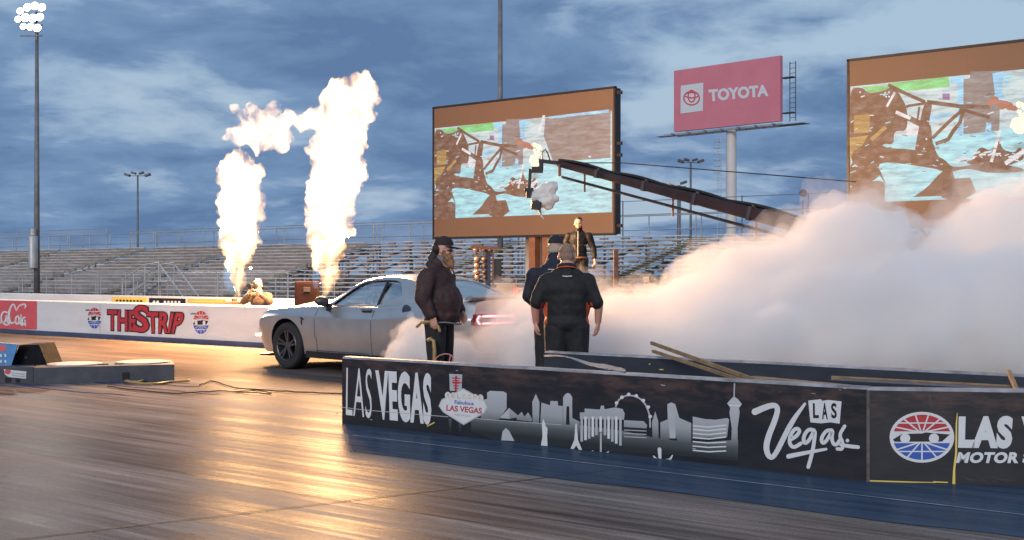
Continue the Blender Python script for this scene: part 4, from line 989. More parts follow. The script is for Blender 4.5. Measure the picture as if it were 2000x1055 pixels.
box(bm, c_, (.165, .24, .135), Mx, 0, .02); box(bm, c_ + Vector((0, -.13, 0)), (.14, .03, .11), Mx, 0, .008); tube(bm, [c_ + Vector((0, 0, 0)), c_ + Vector((.05, .35, .10))], .07, 12)
put("crane_camera", bm, M_['black_metal'], crane)
bm = B()
for px, py, r in ((1066, 375, .14), (1077, 368, .11), (1055, 380, .12), (1083, 388, .07), (1072, 392, .11), (1045, 385, .08), (1070, 403, .07), (1058, 395, .10)): ball(bm, L_(at(px, py, 19.02)), (r, r * .9, r))
bm2 = remeshed(bm, .02, 3); displace(bm2, .035, 7, 3, 2.0)
put("rain_cover", bm2, M_['white_cloth'], crane, smooth=True)
bm = B(); tube(bm, [L_(at(1053, 408, 18.95)), L_(at(1056, 418, 18.95)), L_(at(1062, 428, 18.95))], [.03, .02, .006], 6); put("cover_tail", bm, M_['white_cloth'], crane)
bm = B(); fz = far_end.z - .12
tube(bm, [(0, 0, .25), (0, 0, fz)], .07, 12); box(bm, (0, 0, fz), (.26, .26, .2), None, 0, .02)
for k in range(3):
    a_ = k * 2.094 + .4; beam(bm, (0, 0, .32), (.9 * math.cos(a_), .9 * math.sin(a_), .09), .08, .1); lathe(bm, [(.09, -.04), (.09, .04)], Matrix.Translation((.9 * math.cos(a_), .9 * math.sin(a_), .14)) @ Matrix.Rotation(R(90), 4, 'X'), 14)
put("dolly_base", bm, M_['black_metal'], crane)
bm = B(); q = far_end + dl * .45; beam(bm, L_(far_end), L_(q), .2, .2); box(bm, L_(q) - Vector((0, 0, .1)), (.34, .3, .36), None, 0, .03); put("counterweight", bm, M_['black_metal'], crane)

# ================================================================ STARTING TREE AND CLUTTER
D_ = 22.6
c0 = at(952, 600, D_); tr_ = empty("starting_light_tree", Matrix.Translation((c0.x, D_, 0)), "drag racing starting light tree standing behind the car boot", "starting lights")
l3 = lambda px, py, dy=0: Vector(((px - 952) / FOC * D_, dy, EYE + (HOR - py) / FOC * D_))
bm = B(); box(bm, (l3(953, 0).x, 0, 1.05), (.10, .10, 1.9)); box(bm, (l3(963, 0).x, -.02, 1.0), (.035, .12, 1.8), None, 1); put("post", bm, [mat("blue_black_post", (.02, .025, .06), .5), M_['rust']], tr_)
bm = B(); prism(bm, [(l3(x, y).x, l3(x, y).z) for x, y in ((917, 484), (925, 479), (972, 482), (982, 487), (968, 488), (930, 487))], -.14, .16); put("hood", bm, M_['rust'], tr_)
bm = B(); box(bm, (l3(972, 0).x, .05, l3(0, 527).z), (.15, .2, .42), None, 0, .01); put("side_box", bm, M_['print_black'], tr_)
LG = mat("lamp_amber_off", (.62, .40, .20), .3, var=.2)
for y, sx in ((488, (929, 944, 957)), (507, (931, 945)), (519, (931, 945)), (531, (931, 945)), (541, (932, 946))):
    for x in sx:
        c_ = l3(x, y, -.10); bm = B(); Mx = Matrix.Translation(c_) @ Matrix.Rotation(R(70), 4, 'X') @ Matrix.Rotation(R(-18), 4, 'Y'); rr = .052 if x < 940 else .044
        lathe(bm, [(rr * .7, -.10), (rr, -.06), (rr, .03), (rr * .9, .03)], Mx, 14); lp = put("lamp", bm, M_['rust'], tr_, smooth=40)
        bm = B(); lathe(bm, [(rr * .88, .012), (rr * .5, .032), (0, .038)], Mx, 14); put("lamp_lens", bm, LG, lp, smooth=True)
bm = B(); beam(bm, l3(931, 481, .05), l3(931, 545, .05), .02, .03); beam(bm, l3(945, 481, .05), l3(945, 545, .05), .02, .03); put("lamp_rail", bm, M_['rust'], tr_)
for px, y0, y1, d, lab in ((1203, 487, 600, 21.6, "rust brown steel post standing right of the stage man"),):
    a_ = at(px, y0, d); bm = B(); box(bm, (a_.x, d, a_.z / 2), (.085, .085, a_.z), None, 0, .008); tag(put("steel_post", bm, M_['rust']), lab, "post")
# low service cart far behind the car
cart = empty("service_cart", Matrix.Translation((at(1000, 570, 36).x, 36, 0)), "small dark service cart with a red box beyond the car boot", "cart")
bm = B(); box(bm, (-.15, 0, .62), (1.1, .6, .3), None, 0, .04); prism(bm, [(-.6, .78), (-.45, 1.15), (.05, 1.2), (.35, .78)], -.25, .25); put("cart_body", bm, M_['dark_metal'], cart)
for x in (-.5, .25):
    bm = B(); lathe(bm, [(.2, -.34), (.24, -.30), (.24, .30), (.2, .34)], Matrix.Translation((x, 0, .26)) @ Matrix.Rotation(R(90), 4, 'X'), 16); put("wheel", bm, M_['black_rubber'], cart)
bm = B(); box(bm, (.12, -.34, .92), (.17, .14, .30), None, 0, .02); put("red_box", bm, M_['print_red'], cart)
# case on a stand between the flames
D_ = 24.2; q = at(600, 590, D_); sp = empty("speaker_case", Matrix.Translation((q.x, D_, 0)), "dark upright speaker case between the two flames", "speaker")
bm = B(); box(bm, (0, 0, .78), (.46, .42, 1.10), None, 0, .05); box(bm, (-.02, -.05, .22), (.5, .5, .42), None, 0, .03); put("cabinet", bm, mat("dark_red_case", (.010, .004, .006), .9, var=.3, Specular_IOR_Level=.1), sp)
bm = B(); box(bm, (.03, -.216, 1.16), (.14, .02, .10), None, 0, .01); put("handle_plate", bm, M_['black_metal'], sp)

# ================================================================ FLAMES
def fire_mat(name, col, st, hollow=True, edge=(1.0, .44, .13)):
    """Glowing gas: no scatter, uneven through its depth, thin parts and edges more orange."""
    t = NT(name); e = t.n("Emission")
    if hollow:
        n1 = t.noise(t.coord((1, 1, .62)), 3.2, 5, .62, .6); g = t.ramp(n1, [(.40, .02), (.50, .45), (.60, 1.0)])
        t.set(e, 0, t.mix(g, edge, col)); t.set(e, 1, t.math('MULTIPLY', g, st)); t.m.cycles.volume_step_rate = .12
    else: t.set(e, 0, col); t.set(e, 1, st)
    t.t.links.new(e.outputs[0], t.out.inputs["Volume"]); return t.m
FIRE = fire_mat("flame_gas", (1.0, .70, .37), 9.5); FIREP = fire_mat("fireball_gas", (1.0, .66, .36), 7.5); FIREB = fire_mat("blue_gas", (.28, .62, 1.0), 1.1, False)
def puff(name, blobs, d, m, parent, voxel, amp, sc, seed, n=14, dx=0, loc=Vector((0, 0, 0)), flat=1.0):
    rr = random.Random(seed); bm = B()
    for px, py, r in blobs:
        c = at(px, py, d); rm = r / FOC * d
        ball(bm, c - loc + Vector((0, rr.uniform(-.15, .15) * rm, 0)), (rm, rm * flat, rm), None, 2)
        for k in range(n):
            a = Vector((rr.gauss(0, 1), rr.gauss(0, .6), rr.gauss(0, 1))).normalized(); q = rm * rr.uniform(.10, .38)
            ball(bm, c - loc + Vector((a.x, a.y * flat, a.z)) * (rm * rr.uniform(.72, 1.04)), (q * .8, q * .8, q * rr.uniform(1.0, 1.9)), Matrix.Rotation(rr.uniform(-.5, .5), 4, 'Y'), 1)
    me = remeshed(bm, voxel, 1, .4); displace(me, amp * 1.6, sc * .6, 5, seed); displace(me, amp * .7, sc * 2.2, 3, seed + 4)
    return put(name, me, m, parent, smooth=True)
D1, D2 = 25.2, 23.6
def burner(px, d, lab):
    c = at(px, 590, d); root = empty("flame_burner", Matrix.Translation((c.x, d, 0)), lab, "burner")
    bm = B(); box(bm, (0, 0, .80), (.34, .30, .18), None, 0, .015); box(bm, (0, 0, .705), (.40, .36, .03), None, 0, .006); lathe(bm, [(.05, .89), (.06, .95), (.045, .955), (.035, .90)], None, 14); put("nozzle_box", bm, M_['rust'], root)
    bm = B(); box(bm, (0, 0, .345), (.62, .5, .69), None, 0, .02); put("crate", bm, M_['dark_metal'], root)
    return root
burner(458, D1, "flame burner box under the left flame"); burner(634, D2, "flame burner box under the right flame")
f1 = [(461, 583, 7), (464, 568, 12), (467, 552, 14), (462, 538, 17), (459, 520, 22), (466, 500, 30), (466, 470, 38), (470, 440, 44), (472, 408, 45), (468, 375, 43), (465, 345, 40), (463, 322, 28), (474, 305, 16), (436, 352, 17), (426, 350, 10), (508, 333, 12), (497, 455, 18), (503, 420, 18), (510, 388, 12), (440, 395, 20), (436, 440, 14), (440, 478, 12), (500, 360, 14), (506, 470, 8)]
o1 = empty("flame_jet", Matrix.Translation(at(461, 590, D1)), "left roaring flame column rising above the white wall", "flame")
puff("flame", [(a, b, r * .92) for a, b, r in f1], D1, FIRE, o1, .036, .055, 5.0, 3, 24, loc=at(461, 590, D1))
puff("blue_flame_base", [(449, 552, 12), (447, 535, 13), (450, 518, 13), (453, 568, 8)], D1 - .15, FIREB, o1, .05, .03, 5.0, 8, 5, loc=at(461, 590, D1))
fb = [(470, 268, 22), (448, 262, 14), (520, 245, 30), (545, 265, 25), (495, 252, 24), (560, 232, 16), (500, 285, 14), (460, 212, 8), (533, 213, 14), (490, 216, 11), (475, 225, 9), (552, 286, 12), (515, 275, 20), (437, 271, 8), (530, 286, 10)]
o3 = empty("fireball", Matrix.Translation(at(505, 255, D1)), "detached drifting fireball above the left flame", "flame")
puff("flame", fb, D1, FIREP, o3, .042, .07, 4.0, 5, 16, loc=at(505, 255, D1), flat=.8)
f2 = [(633, 576, 6), (636, 564, 11), (642, 548, 17), (648, 530, 16), (636, 522, 20), (634, 500, 28), (640, 475, 36), (643, 445, 43), (645, 412, 48), (650, 378, 50), (656, 340, 54), (660, 300, 53), (666, 265, 47), (672, 240, 40), (684, 215, 44), (700, 192, 38), (665, 185, 30), (642, 195, 22), (640, 222, 26), (612, 232, 22), (590, 240, 18), (580, 238, 10), (650, 168, 14), (672, 160, 12), (700, 165, 18), (722, 180, 12), (714, 215, 20), (704, 335, 18), (712, 318, 10), (715, 350, 8), (606, 435, 14), (600, 410, 12), (612, 380, 16), (682, 455, 14), (686, 425, 10), (620, 480, 14), (660, 500, 14), (704, 250, 16), (626, 262, 12), (724, 235, 8), (656, 538, 7), (665, 533, 4)]
o2 = empty("flame_jet", Matrix.Translation(at(634, 590, D2)), "taller right flame column rising behind the car bonnet", "flame")
puff("flame", [(a, b, r * .95) for a, b, r in f2], D2, FIRE, o2, .036, .055, 5.0, 4, 24, loc=at(634, 590, D2))
puff("blue_flame_base", [(617, 560, 8), (616, 543, 10), (619, 528, 11), (622, 512, 9)], D2 - .15, FIREB, o2, .05, .03, 5.0, 9, 5, loc=at(634, 590, D2))
FL = 0.62
for px, py, d, e, r in ((470, 440, D1, 2600, .45), (468, 360, D1, 2400, .42), (510, 255, D1, 1500, .4), (643, 430, D2, 3200, .5), (655, 340, D2, 3600, .55), (668, 260, D2, 3200, .5), (690, 195, D2, 2600, .45)):
    li = bpy.data.lights.new("flame_glow", 'POINT'); li.energy = e * FL; li.color = (1.0, .54, .23); li.shadow_soft_size = r
    lo = bpy.data.objects.new("flame_glow", li); COL.objects.link(lo); lo.location = at(px, py, d)

# ================================================================ SMOKE
def smoke_mat(name, dens, col=(.975, .968, .965), g=0.0):
    t = NT(name); v = t.n("VolumePrincipled"); t.set(v, "Color", col); t.set(v, "Density", dens); t.set(v, "Anisotropy", g); t.t.links.new(v.outputs[0], t.out.inputs["Volume"]); return t.m
def cloud(name, blobs, mats, label, voxel, amp, sc, seed, n=16, kids=(.22, .5), grow=(1.0,), parts=()):
    """Billowing puffs merged into one closed skin; thinner skins round it soften its edge."""
    root = None
    for lv, (g, m) in enumerate(zip(grow, mats)):
        rr = random.Random(seed + lv); bm = B()
        for px, py, r, d in blobs:
            c = at(px, py, d); rm = r / FOC * d + (g - 1)
            ball(bm, c, (rm, rm * .9, rm), None, 3)
            for k in range(n):
                a = Vector((rr.gauss(0, 1), rr.gauss(0, .8), rr.gauss(0, 1))).normalized(); ball(bm, c + a * rm * rr.uniform(.75, 1.0), rm * rr.uniform(*kids), None, 2)
        for v in bm.verts:
            if v.co.z < .03: v.co.z = .03 + (v.co.z - .03) * .001
        me = remeshed(bm, voxel, 2); displace(me, amp * (1 + .35 * lv), sc, 5, seed + lv * 3); displace(me, amp * (.42 + .2 * lv), sc * 2.8, 5, seed + lv * 5)
        co = np.empty(len(me.vertices) * 3); me.vertices.foreach_get("co", co); co = co.reshape(-1, 3); co[:, 2] = np.maximum(co[:, 2], .02 + .004 * lv); me.vertices.foreach_set("co", co.ravel()); me.update()
        o = put(name if lv == 0 else parts[lv - 1], me, m, root, smooth=True)
        if lv == 0: root = tag(o, label, "smoke", kind="stuff")
    return root
main = [(1040, 665, 58, 15.0), (1090, 640, 54, 15.4), (1150, 646, 58, 15.6), (1215, 642, 58, 15.6), (1290, 640, 66, 15.4), (1370, 618, 80, 15.2), (1440, 590, 82, 15.0), (1500, 575, 78, 15.0), (1570, 540, 82, 14.8), (1630, 480, 72, 14.6), (1668, 440, 56, 14.6), (1690, 490, 72, 14.5), (1730, 575, 84, 14.4),
        (1795, 590, 78, 14.3), (1860, 520, 66, 14.3), (1905, 470, 76, 14.3), (1965, 462, 80, 14.3), (2030, 480, 92, 14.3), (2110, 500, 120, 14.3), (1060, 720, 70, 14.2), (1140, 720, 75, 14.4), (1230, 715, 80, 14.4), (1330, 710, 95, 14.4), (1440, 700, 105, 14.2), (1560, 680, 120, 14.0), (1680, 660, 125, 13.8), (1800, 650, 125, 13.6), (1920, 630, 125, 13.5), (2040, 630, 135, 13.4), (2150, 640, 140, 13.4)]
cloud("smoke_cloud", main, [smoke_mat("tyre_smoke_dense", 3.2), smoke_mat("tyre_smoke_soft", 1.5), smoke_mat("tyre_smoke_wisp", .55)], "huge billowing pinkish white burnout smoke cloud filling the right side", .08, .13, 1.6, 11.0, grow=(1.0, 1.07, 1.17), parts=("soft_edge", "wispy_edge"))
veil = [(985, 665, 46, 14.8), (1010, 620, 48, 15.2), (1040, 610, 50, 15.6), (985, 700, 60, 14.4), (940, 705, 45, 14.4), (1060, 600, 45, 15.8), (1120, 604, 36, 16.4), (1190, 600, 34, 17), (1225, 580, 30, 17.5), (1300, 590, 40, 17.4), (960, 685, 30, 14.9), (1395, 530, 40, 16.4), (1480, 500, 38, 16.0)]
cloud("smoke_veil", veil, [smoke_mat("tyre_smoke_thin", 1.0), smoke_mat("tyre_smoke_faint", .45)], "thin smoke drifting off the car boot and tail light", .07, .12, 2.2, 5.0, grow=(1.0, 1.10), parts=("wispy_edge",))
wheel_s = [(800, 660, 28, 15.0), (788, 690, 30, 14.8), (820, 690, 32, 14.8), (812, 645, 22, 15.1), (850, 690, 38, 14.7), (800, 715, 36, 14.6), (880, 690, 34, 14.7), (905, 700, 36, 14.6), (840, 650, 24, 15.1)]
cloud("wheel_smoke", wheel_s, [smoke_mat("wheel_smoke_gas", 4.0, (.93, .94, .95)), smoke_mat("wheel_smoke_soft", 1.4, (.93, .94, .95))], "bluish white smoke curling off the spinning rear tyre", .045, .08, 3.4, 7.0, 16, (.2, .42), grow=(1.0, 1.05), parts=("wispy_edge",))

# ================================================================ THE CAR
CA = R(48); UC = Vector((math.sin(CA), -math.cos(CA))); NC = Vector((math.cos(CA), math.sin(CA)))
WX, WR, WB = 1.05, .363, 2.95                    # front axle, wheel radius, wheelbase
w0 = ground_at(557, 722)
car_o = Vector((w0.x, w0.y)) - UC * WX + NC * .96
CARM = Matrix.Translation((car_o.x, car_o.y, .008)) @ Matrix.Rotation(math.atan2(UC.y, UC.x), 4, 'Z')
car = empty("car", CARM, "silver grey two door muscle car spinning its rear tyres in smoke", "car")
t = NT("silver_paint"); fl = t.noise(t.coord(), 420, 2); dirt = t.noise(t.coord(), 3.0, 5, .6)
b_ = t.bsdf(t.ramp(dirt, [(.35, (.43, .44, .45)), (.65, (.48, .49, .50))]), t.ramp(dirt, [(.3, .30), (.7, .36)]), .7, Coat_Weight=.5, Coat_Roughness=.12); PAINT = t.m
TRIM = mat("black_trim", (.012, .012, .014), .4, var=.2); WELL = mat("wheel_well", (.010, .010, .011), .9, var=.2); CABIN = mat("cabin_black", (.014, .014, .016), .8, var=.2)
GLASS = glassy("car_glass", (.55, .58, .60), .99); GLASSR = glassy("rear_glass", (.10, .13, .17), .95)
KX = [0, .10, .30, .8, 1.3, 1.8, 2.4, 3.0, 3.4, 3.8, 4.2, 4.6, 4.85, 5.0]
KT = dict(zt=[.82, .88, .93, .975, 1.005, 1.03, 1.03, 1.03, 1.05, 1.09, 1.12, 1.135, 1.14, 1.12],
          zs=[.78, .83, .875, .925, .95, .965, .965, .97, .995, 1.04, 1.065, 1.07, 1.07, 1.04],
          ws=[.70, .78, .83, .855, .86, .865, .865, .865, .87, .875, .865, .84, .81, .76],
          zc=[.68, .73, .785, .825, .83, .825, .815, .815, .835, .87, .885, .885, .875, .85],
          wc=[.76, .86, .92, .962, .955, .94, .935, .935, .955, .985, .985, .955, .915, .85],
          zb=[.34, .26, .23, .23, .23, .23, .23, .23, .23, .23, .25, .29, .33, .40],
          wb=[.64, .76, .84, .89, .90, .90, .90, .90, .90, .90, .88, .82, .76, .68])
XS = np.linspace(0, 5.0, 151)
def smooth_key(v, it=6):
    y = np.interp(XS, KX, v)
    for _ in range(it):
        z = y.copy(); z[1:-1] = .25 * y[:-2] + .5 * y[1:-1] + .25 * y[2:]; y = z
    return y
KS = {k: smooth_key(v) for k, v in KT.items()}
def section(i):
    g = {k: KS[k][i] for k in KS}; P = []
    zb, wb, zc, wc, zs, ws, zt = (g[k] for k in ('zb', 'wb', 'zc', 'wc', 'zs', 'ws', 'zt'))
    P += [(0, zb), (wb * .5, zb), (wb * .92, zb), (wb * .985, zb + .015)]
    for k in range(9):
        u = k / 8; P.append((wb + (wc - wb) * (u ** .75) + .012 * math.sin(math.pi * u), zb + .045 + (zc - .012 - zb - .045) * u))
    P.append((wc, zc))
    for k in range(1, 6):
        u = k / 6; P.append((wc + (ws - wc) * u - .012 * math.sin(math.pi * u), zc + (zs - zc) * u))
    for k in range(9):
        u = k / 8 * math.pi / 2; P.append((ws * math.cos(u) ** .55 if k < 8 else 0.0, zs + (zt - zs) * math.sin(u) ** .8))
    return P
SEC = [section(i) for i in range(151)]
def side_y(x, z):
    i = min(150, max(0, int(round(x / 5 * 150)))); S_ = SEC[i][3:19]
    return float(np.interp(z, [q[1] for q in S_], [q[0] for q in S_]))
bm = B(); rows = []
for i in range(151):
    x = XS[i]; r = []
    full = [(-y, z) for y, z in SEC[i][::-1]] + [(y, z) for y, z in SEC[i][1:-1]]
    for y, z in full:
        sh = 0.0
        if x < .5: k_ = (1 - x / .5); sh = k_ * (.10 * max(0, (.52 - z) / .3) ** 1.3 + .07 * max(0, (z - .66) / .2) ** 1.5 + .12 * (abs(y) / .8) ** 3)
        if x > 4.6: k_ = (x - 4.6) / .4; sh = -k_ * (.10 * max(0, (.62 - z) / .3) + .05 * max(0, (z - .95) / .15) + .07 * (abs(y) / .85) ** 4)
        r.append(bm.verts.new((x + sh, y, z)))
    rows.append(r)
nn = len(rows[0])
for i in range(150):
    for k in range(nn):
        j = (k + 1) % nn; bm.faces.new((rows[i][k], rows[i + 1][k], rows[i + 1][j], rows[i][j]))
bm.faces.new(rows[0]); bm.faces.new(rows[-1][::-1])
bmesh.ops.recalc_face_normals(bm, faces=bm.faces[:])
def bool_cut(me, cutters):
    o = bpy.data.objects.new("cut_base", me); COL.objects.link(o); cs = []
    for cb in cutters:
        bmesh.ops.recalc_face_normals(cb, faces=cb.faces[:])
        cm = bpy.data.meshes.new("cutter"); cb.to_mesh(cm); cb.free(); c = bpy.data.objects.new("cutter", cm); COL.objects.link(c); cs.append(c)
        m = o.modifiers.new("b", 'BOOLEAN'); m.operation = 'DIFFERENCE'; m.solver = 'EXACT'; m.object = c
    r = evaluated(o)
    for c in cs: bpy.data.objects.remove(c)
    return r
me = bpy.data.meshes.new("body"); bm.to_mesh(me); bm.free()
cut = []
for x in (WX, WX + WB):
    for sg in (-1, 1):
        cb = B(); lathe(cb, [(WR + .048, .56), (WR + .048, 1.2)], Matrix.Translation((x, 0, .375)) @ Matrix.Rotation(R(-90 * sg), 4, 'X'), 48); cut.append(cb)
me = bool_cut(me, cut)
body = put("body", me, [PAINT, WELL, CABIN, TRIM], car, smooth=32)
for p_ in me.polygons:
    c = p_.center; n_ = p_.normal
    inwell = any(math.hypot(c.x - x, c.z - .375) < WR + .052 and abs(c.y) < .99 for x in (WX, WX + WB))
    p_.material_index = 1 if inwell and (abs(n_.y) > .9 and abs(c.y) < .6 or math.hypot(n_.x, n_.z) > .8 and c.z < .80) else (2 if 1.95 < c.x < 4.2 and abs(c.y) < .78 and n_.z > .6 and c.z > .9 else (3 if c.z < .30 and abs(n_.z) > .5 else 0))
# greenhouse shell with cut windows
GX = [1.70, 1.85, 2.05, 2.3, 2.5, 2.7, 2.95, 3.2, 3.45, 3.7, 3.95, 4.2, 4.42]
GZ = [1.015, 1.10, 1.205, 1.325, 1.40, 1.44, 1.462, 1.462, 1.44, 1.385, 1.30, 1.20, 1.10]
GR = [.75, .72, .69, .655, .63, .61, .60, .60, .605, .625, .655, .69, .72]
gxs = np.linspace(1.70, 4.42, 91)
def sm(v, it=5):
    y = np.interp(gxs, GX, v)
    for _ in range(it): z = y.copy(); z[1:-1] = .25 * y[:-2] + .5 * y[1:-1] + .25 * y[2:]; y = z
    return y
gz, gr = sm(GZ), sm(GR)
def gsec(i, off):
    x = gxs[i]; zb = float(np.interp(x, XS, KS['zs'])) - .015; wb = float(np.interp(x, XS, KS['ws'])) - .03 - off; zr = gz[i] - off; wr = gr[i] - off
    h = []; ze = max(zb + .005, zr - .055)
    for k in range(13):
        u = k / 12; h.append((wb + (wr - wb) * u + .022 * math.sin(math.pi * u), zb + (ze - zb) * u))
    for k in range(1, 9):
        u = k / 8 * math.pi / 2; h.append((wr * math.cos(u) ** .62 if k < 8 else 0, ze + (zr - ze) * math.sin(u) ** .85))
    return [(x, -y, z) for y, z in h] + [(x, y, z) for y, z in h[-2::-1]]
def gshell():
    bm = B(); O = [[bm.verts.new(q) for q in gsec(i, 0)] for i in range(91)]; I = [[bm.verts.new(q) for q in gsec(i, .035)] for i in range(91)]; m = len(O[0])
    for i in range(90):
        for k in range(m - 1):
            bm.faces.new((O[i][k], O[i][k + 1], O[i + 1][k + 1], O[i + 1][k])); bm.faces.new((I[i][k], I[i + 1][k], I[i + 1][k + 1], I[i][k + 1]))
        for k in (0, m - 1): bm.faces.new((O[i][k], O[i + 1][k], I[i + 1][k], I[i][k]))
    for i in (0, 90):
        for k in range(m - 1): bm.faces.new((O[i][k], I[i][k], I[i][k + 1], O[i][k + 1]))
    bmesh.ops.recalc_face_normals(bm, faces=bm.faces[:]); me = bpy.data.meshes.new("roof"); bm.to_mesh(me); bm.free(); return me
SIDE = [(2.0, 1.005), (2.16, 1.13), (2.32, 1.235), (2.48, 1.318), (2.62, 1.358), (2.8, 1.376), (3.05, 1.382), (3.22, 1.376), (3.32, 1.35), (3.40, 1.28), (3.50, 1.155), (3.06, 1.03), (2.96, 1.012)]
WIND = [(1.84, .70), (2.02, .68), (2.5, .575), (2.52, .5)]
REAR = [(3.60, .47), (3.63, .545), (4.0, .585), (4.28, .62), (4.30, .58)]
def cutter_side(y0, y1): cb = B(); prism(cb, SIDE, y0, y1); return cb
def cutter_top(pts):
    cb = B(); q = [(x, -y) for x, y in pts] + [(x, y) for x, y in pts[::-1]]
    a = [cb.verts.new((x, y, .97)) for x, y in q]; b = [cb.verts.new((x, y, 2)) for x, y in q]; cb.faces.new(a); cb.faces.new(b[::-1])
    for i in range(len(q)): j = (i + 1) % len(q); cb.faces.new((a[i], b[i], b[j], a[j]))
    return cb
me = bool_cut(gshell(), [cutter_side(-1.2, -.3), cutter_side(.3, 1.2), cutter_top(WIND), cutter_top(REAR)])
roof = put("roof", me, [PAINT, TRIM], car, smooth=35)
for p_ in me.polygons:
    c = p_.center
    if c.z < 1.44 and 1.95 < c.x < 3.55 and abs(abs(p_.normal.y)) < .35 and abs(c.y) > .55 and abs(p_.normal.z) > .3 and c.z < 1.40: p_.material_index = 1
def inside(pt, poly):
    x, y = pt; r = False
    for i in range(len(poly)):
        (x0, y0), (x1, y1) = poly[i], poly[i - 1]
        if (y0 > y) != (y1 > y) and x < (x1 - x0) * (y - y0) / (y1 - y0) + x0: r = not r
    return r
def pane(name, test, m, off=.020):
    bm = B(); G = [gsec(i, off) for i in range(91)]; V = {}
    def vv(i, k):
        if (i, k) not in V: V[(i, k)] = bm.verts.new(G[i][k])
        return V[(i, k)]
    for i in range(90):
        for k in range(len(G[0]) - 1):
            c = [sum(G[a][b][q] for a, b in ((i, k), (i + 1, k), (i, k + 1), (i + 1, k + 1))) / 4 for q in range(3)]
            if test(*c): bm.faces.new((vv(i, k), vv(i, k + 1), vv(i + 1, k + 1), vv(i + 1, k)))
    return put(name, bm, m, car, smooth=True)
def grow(poly, d):
    cx = sum(p[0] for p in poly) / len(poly); cz = sum(p[1] for p in poly) / len(poly); return [(cx + (x - cx) * (1 + d), cz + (z - cz) * (1 + d * 1.6)) for x, z in poly]
SG = grow(SIDE, .05)
pane("side_window", lambda x, y, z: y < -.5 and inside((x, z), SG) and z < 1.42, GLASS); pane("side_window", lambda x, y, z: y > .5 and inside((x, z), SG) and z < 1.42, GLASS)
WG = [(x, y * 1.04) for x, y in WIND]; WG = [(1.80, .74)] + WG + [(2.58, .5)]; WGP = [(x, -y) for x, y in WG] + [(x, y) for x, y in WG[::-1]]
pane("windscreen", lambda x, y, z: inside((x, y), WGP) and z > gz[int(round((x - 1.7) / 2.72 * 90))] - .12, GLASS)
RG = [(3.54, .52)] + [(x, y * 1.05) for x, y in REAR] + [(4.35, .62)]; RGP = [(x, -y) for x, y in RG] + [(x, y) for x, y in RG[::-1]]
pane("rear_window", lambda x, y, z: inside((x, y), RGP) and z > gz[int(round((x - 1.7) / 2.72 * 90))] - .12, GLASSR)
bm = B()      # divider between the door glass and the small rear glass, and the bright sill strip
for sg in (-1, 1): beam(bm, (3.02, sg * .80, 1.02), (3.06, sg * .635, 1.37), .05, .02); tube(bm, [(2.0, sg * .848, 1.003), (2.5, sg * .852, 1.006), (2.97, sg * .854, 1.010)], .009, 6, 1)
put("window_trim", bm, [TRIM, M_['galv']], car)
# seams, sill, splitter, bonnet scoop, handle, filler cap, badge
def ribbon(bm, pts, w, sg, mi=0, off=.002):
    P = [(x, side_y(x, z), z) for x, z in pts]; L, Q = [], []
    for i, (x, y, z) in enumerate(P):
        a, b = P[max(0, i - 1)], P[min(len(P) - 1, i + 1)]; d = Vector((b[0] - a[0], b[2] - a[2])); d.normalize(); n_ = Vector((-d.y, d.x)) * w / 2
        for lst, s_ in ((L, 1), (Q, -1)):
            xx, zz_ = x + n_.x * s_, z + n_.y * s_; lst.append(bm.verts.new((xx, sg * (side_y(xx, zz_) + off), zz_)))
    for i in range(len(P) - 1): bm.faces.new((L[i], L[i + 1], Q[i + 1], Q[i])).material_index = mi
bm = B()
for sg in (-1, 1):
    ribbon(bm, [(3.02, .95 - .05 * k) for k in range(14)], .009, sg); ribbon(bm, [(1.74 + (.04 if k > 8 else 0), .94 - .05 * k) for k in range(14)], .009, sg)
    ribbon(bm, [(1.74 + .1 * k, .315) for k in range(13)], .008, sg); ribbon(bm, [(4.62, 1.02 - .05 * k) for k in range(10)], .008, sg)
put("panel_seams", bm, TRIM, car)
bm = B()
for sg in (-1, 1): prism(bm, [(1.52, .20), (1.52, .30), (3.52, .30), (3.52, .20)], sg * .86, sg * .93)
put("side_skirt", bm, TRIM, car)
bm = B(); pts = [(-.06 + .30 * (abs(y) / .84) ** 2.6, y) for y in np.linspace(-.86, .86, 21)]
lo_ = [bm.verts.new((x, y, .175)) for x, y in pts]; hi_ = [bm.verts.new((x, y, .20)) for x, y in pts]; bl_ = [bm.verts.new((.55, y, .18)) for x, y in pts]; bh_ = [bm.verts.new((.55, y, .215)) for x, y in pts]
for i in range(20):
    bm.faces.new((lo_[i], lo_[i + 1], hi_[i + 1], hi_[i])); bm.faces.new((hi_[i], hi_[i + 1], bh_[i + 1], bh_[i])); bm.faces.new((lo_[i], bl_[i], bl_[i + 1], lo_[i + 1]))
put("front_splitter", bm, TRIM, car)
bm = B(); box(bm, (.02, 0, .55), (.12, 1.3, .17), None, 0, .03); put("grille", bm, TRIM, car)
bm = B(); R_ = []
for i in range(15):
    x = .62 + 1.08 * i / 14; zt = float(np.interp(x, XS, KS['zt'])); h = .055 * math.sin(math.pi * min(1, .10 + .9 * i / 14)) ** .6
    R_.append([bm.verts.new((x, .46 * s_ * (1 if abs(s_) < .9 else 1.05), zt - .035 + (h + .035) * (1 - abs(s_) ** 5))) for s_ in np.linspace(-1, 1, 15)])
for i in range(14):
    for k in range(14): bm.faces.new((R_[i][k], R_[i + 1][k], R_[i + 1][k + 1], R_[i][k + 1]))
put("bonnet_scoop", bm, mat("satin_black_bonnet", (.03, .022, .024), .35), car, smooth=True)
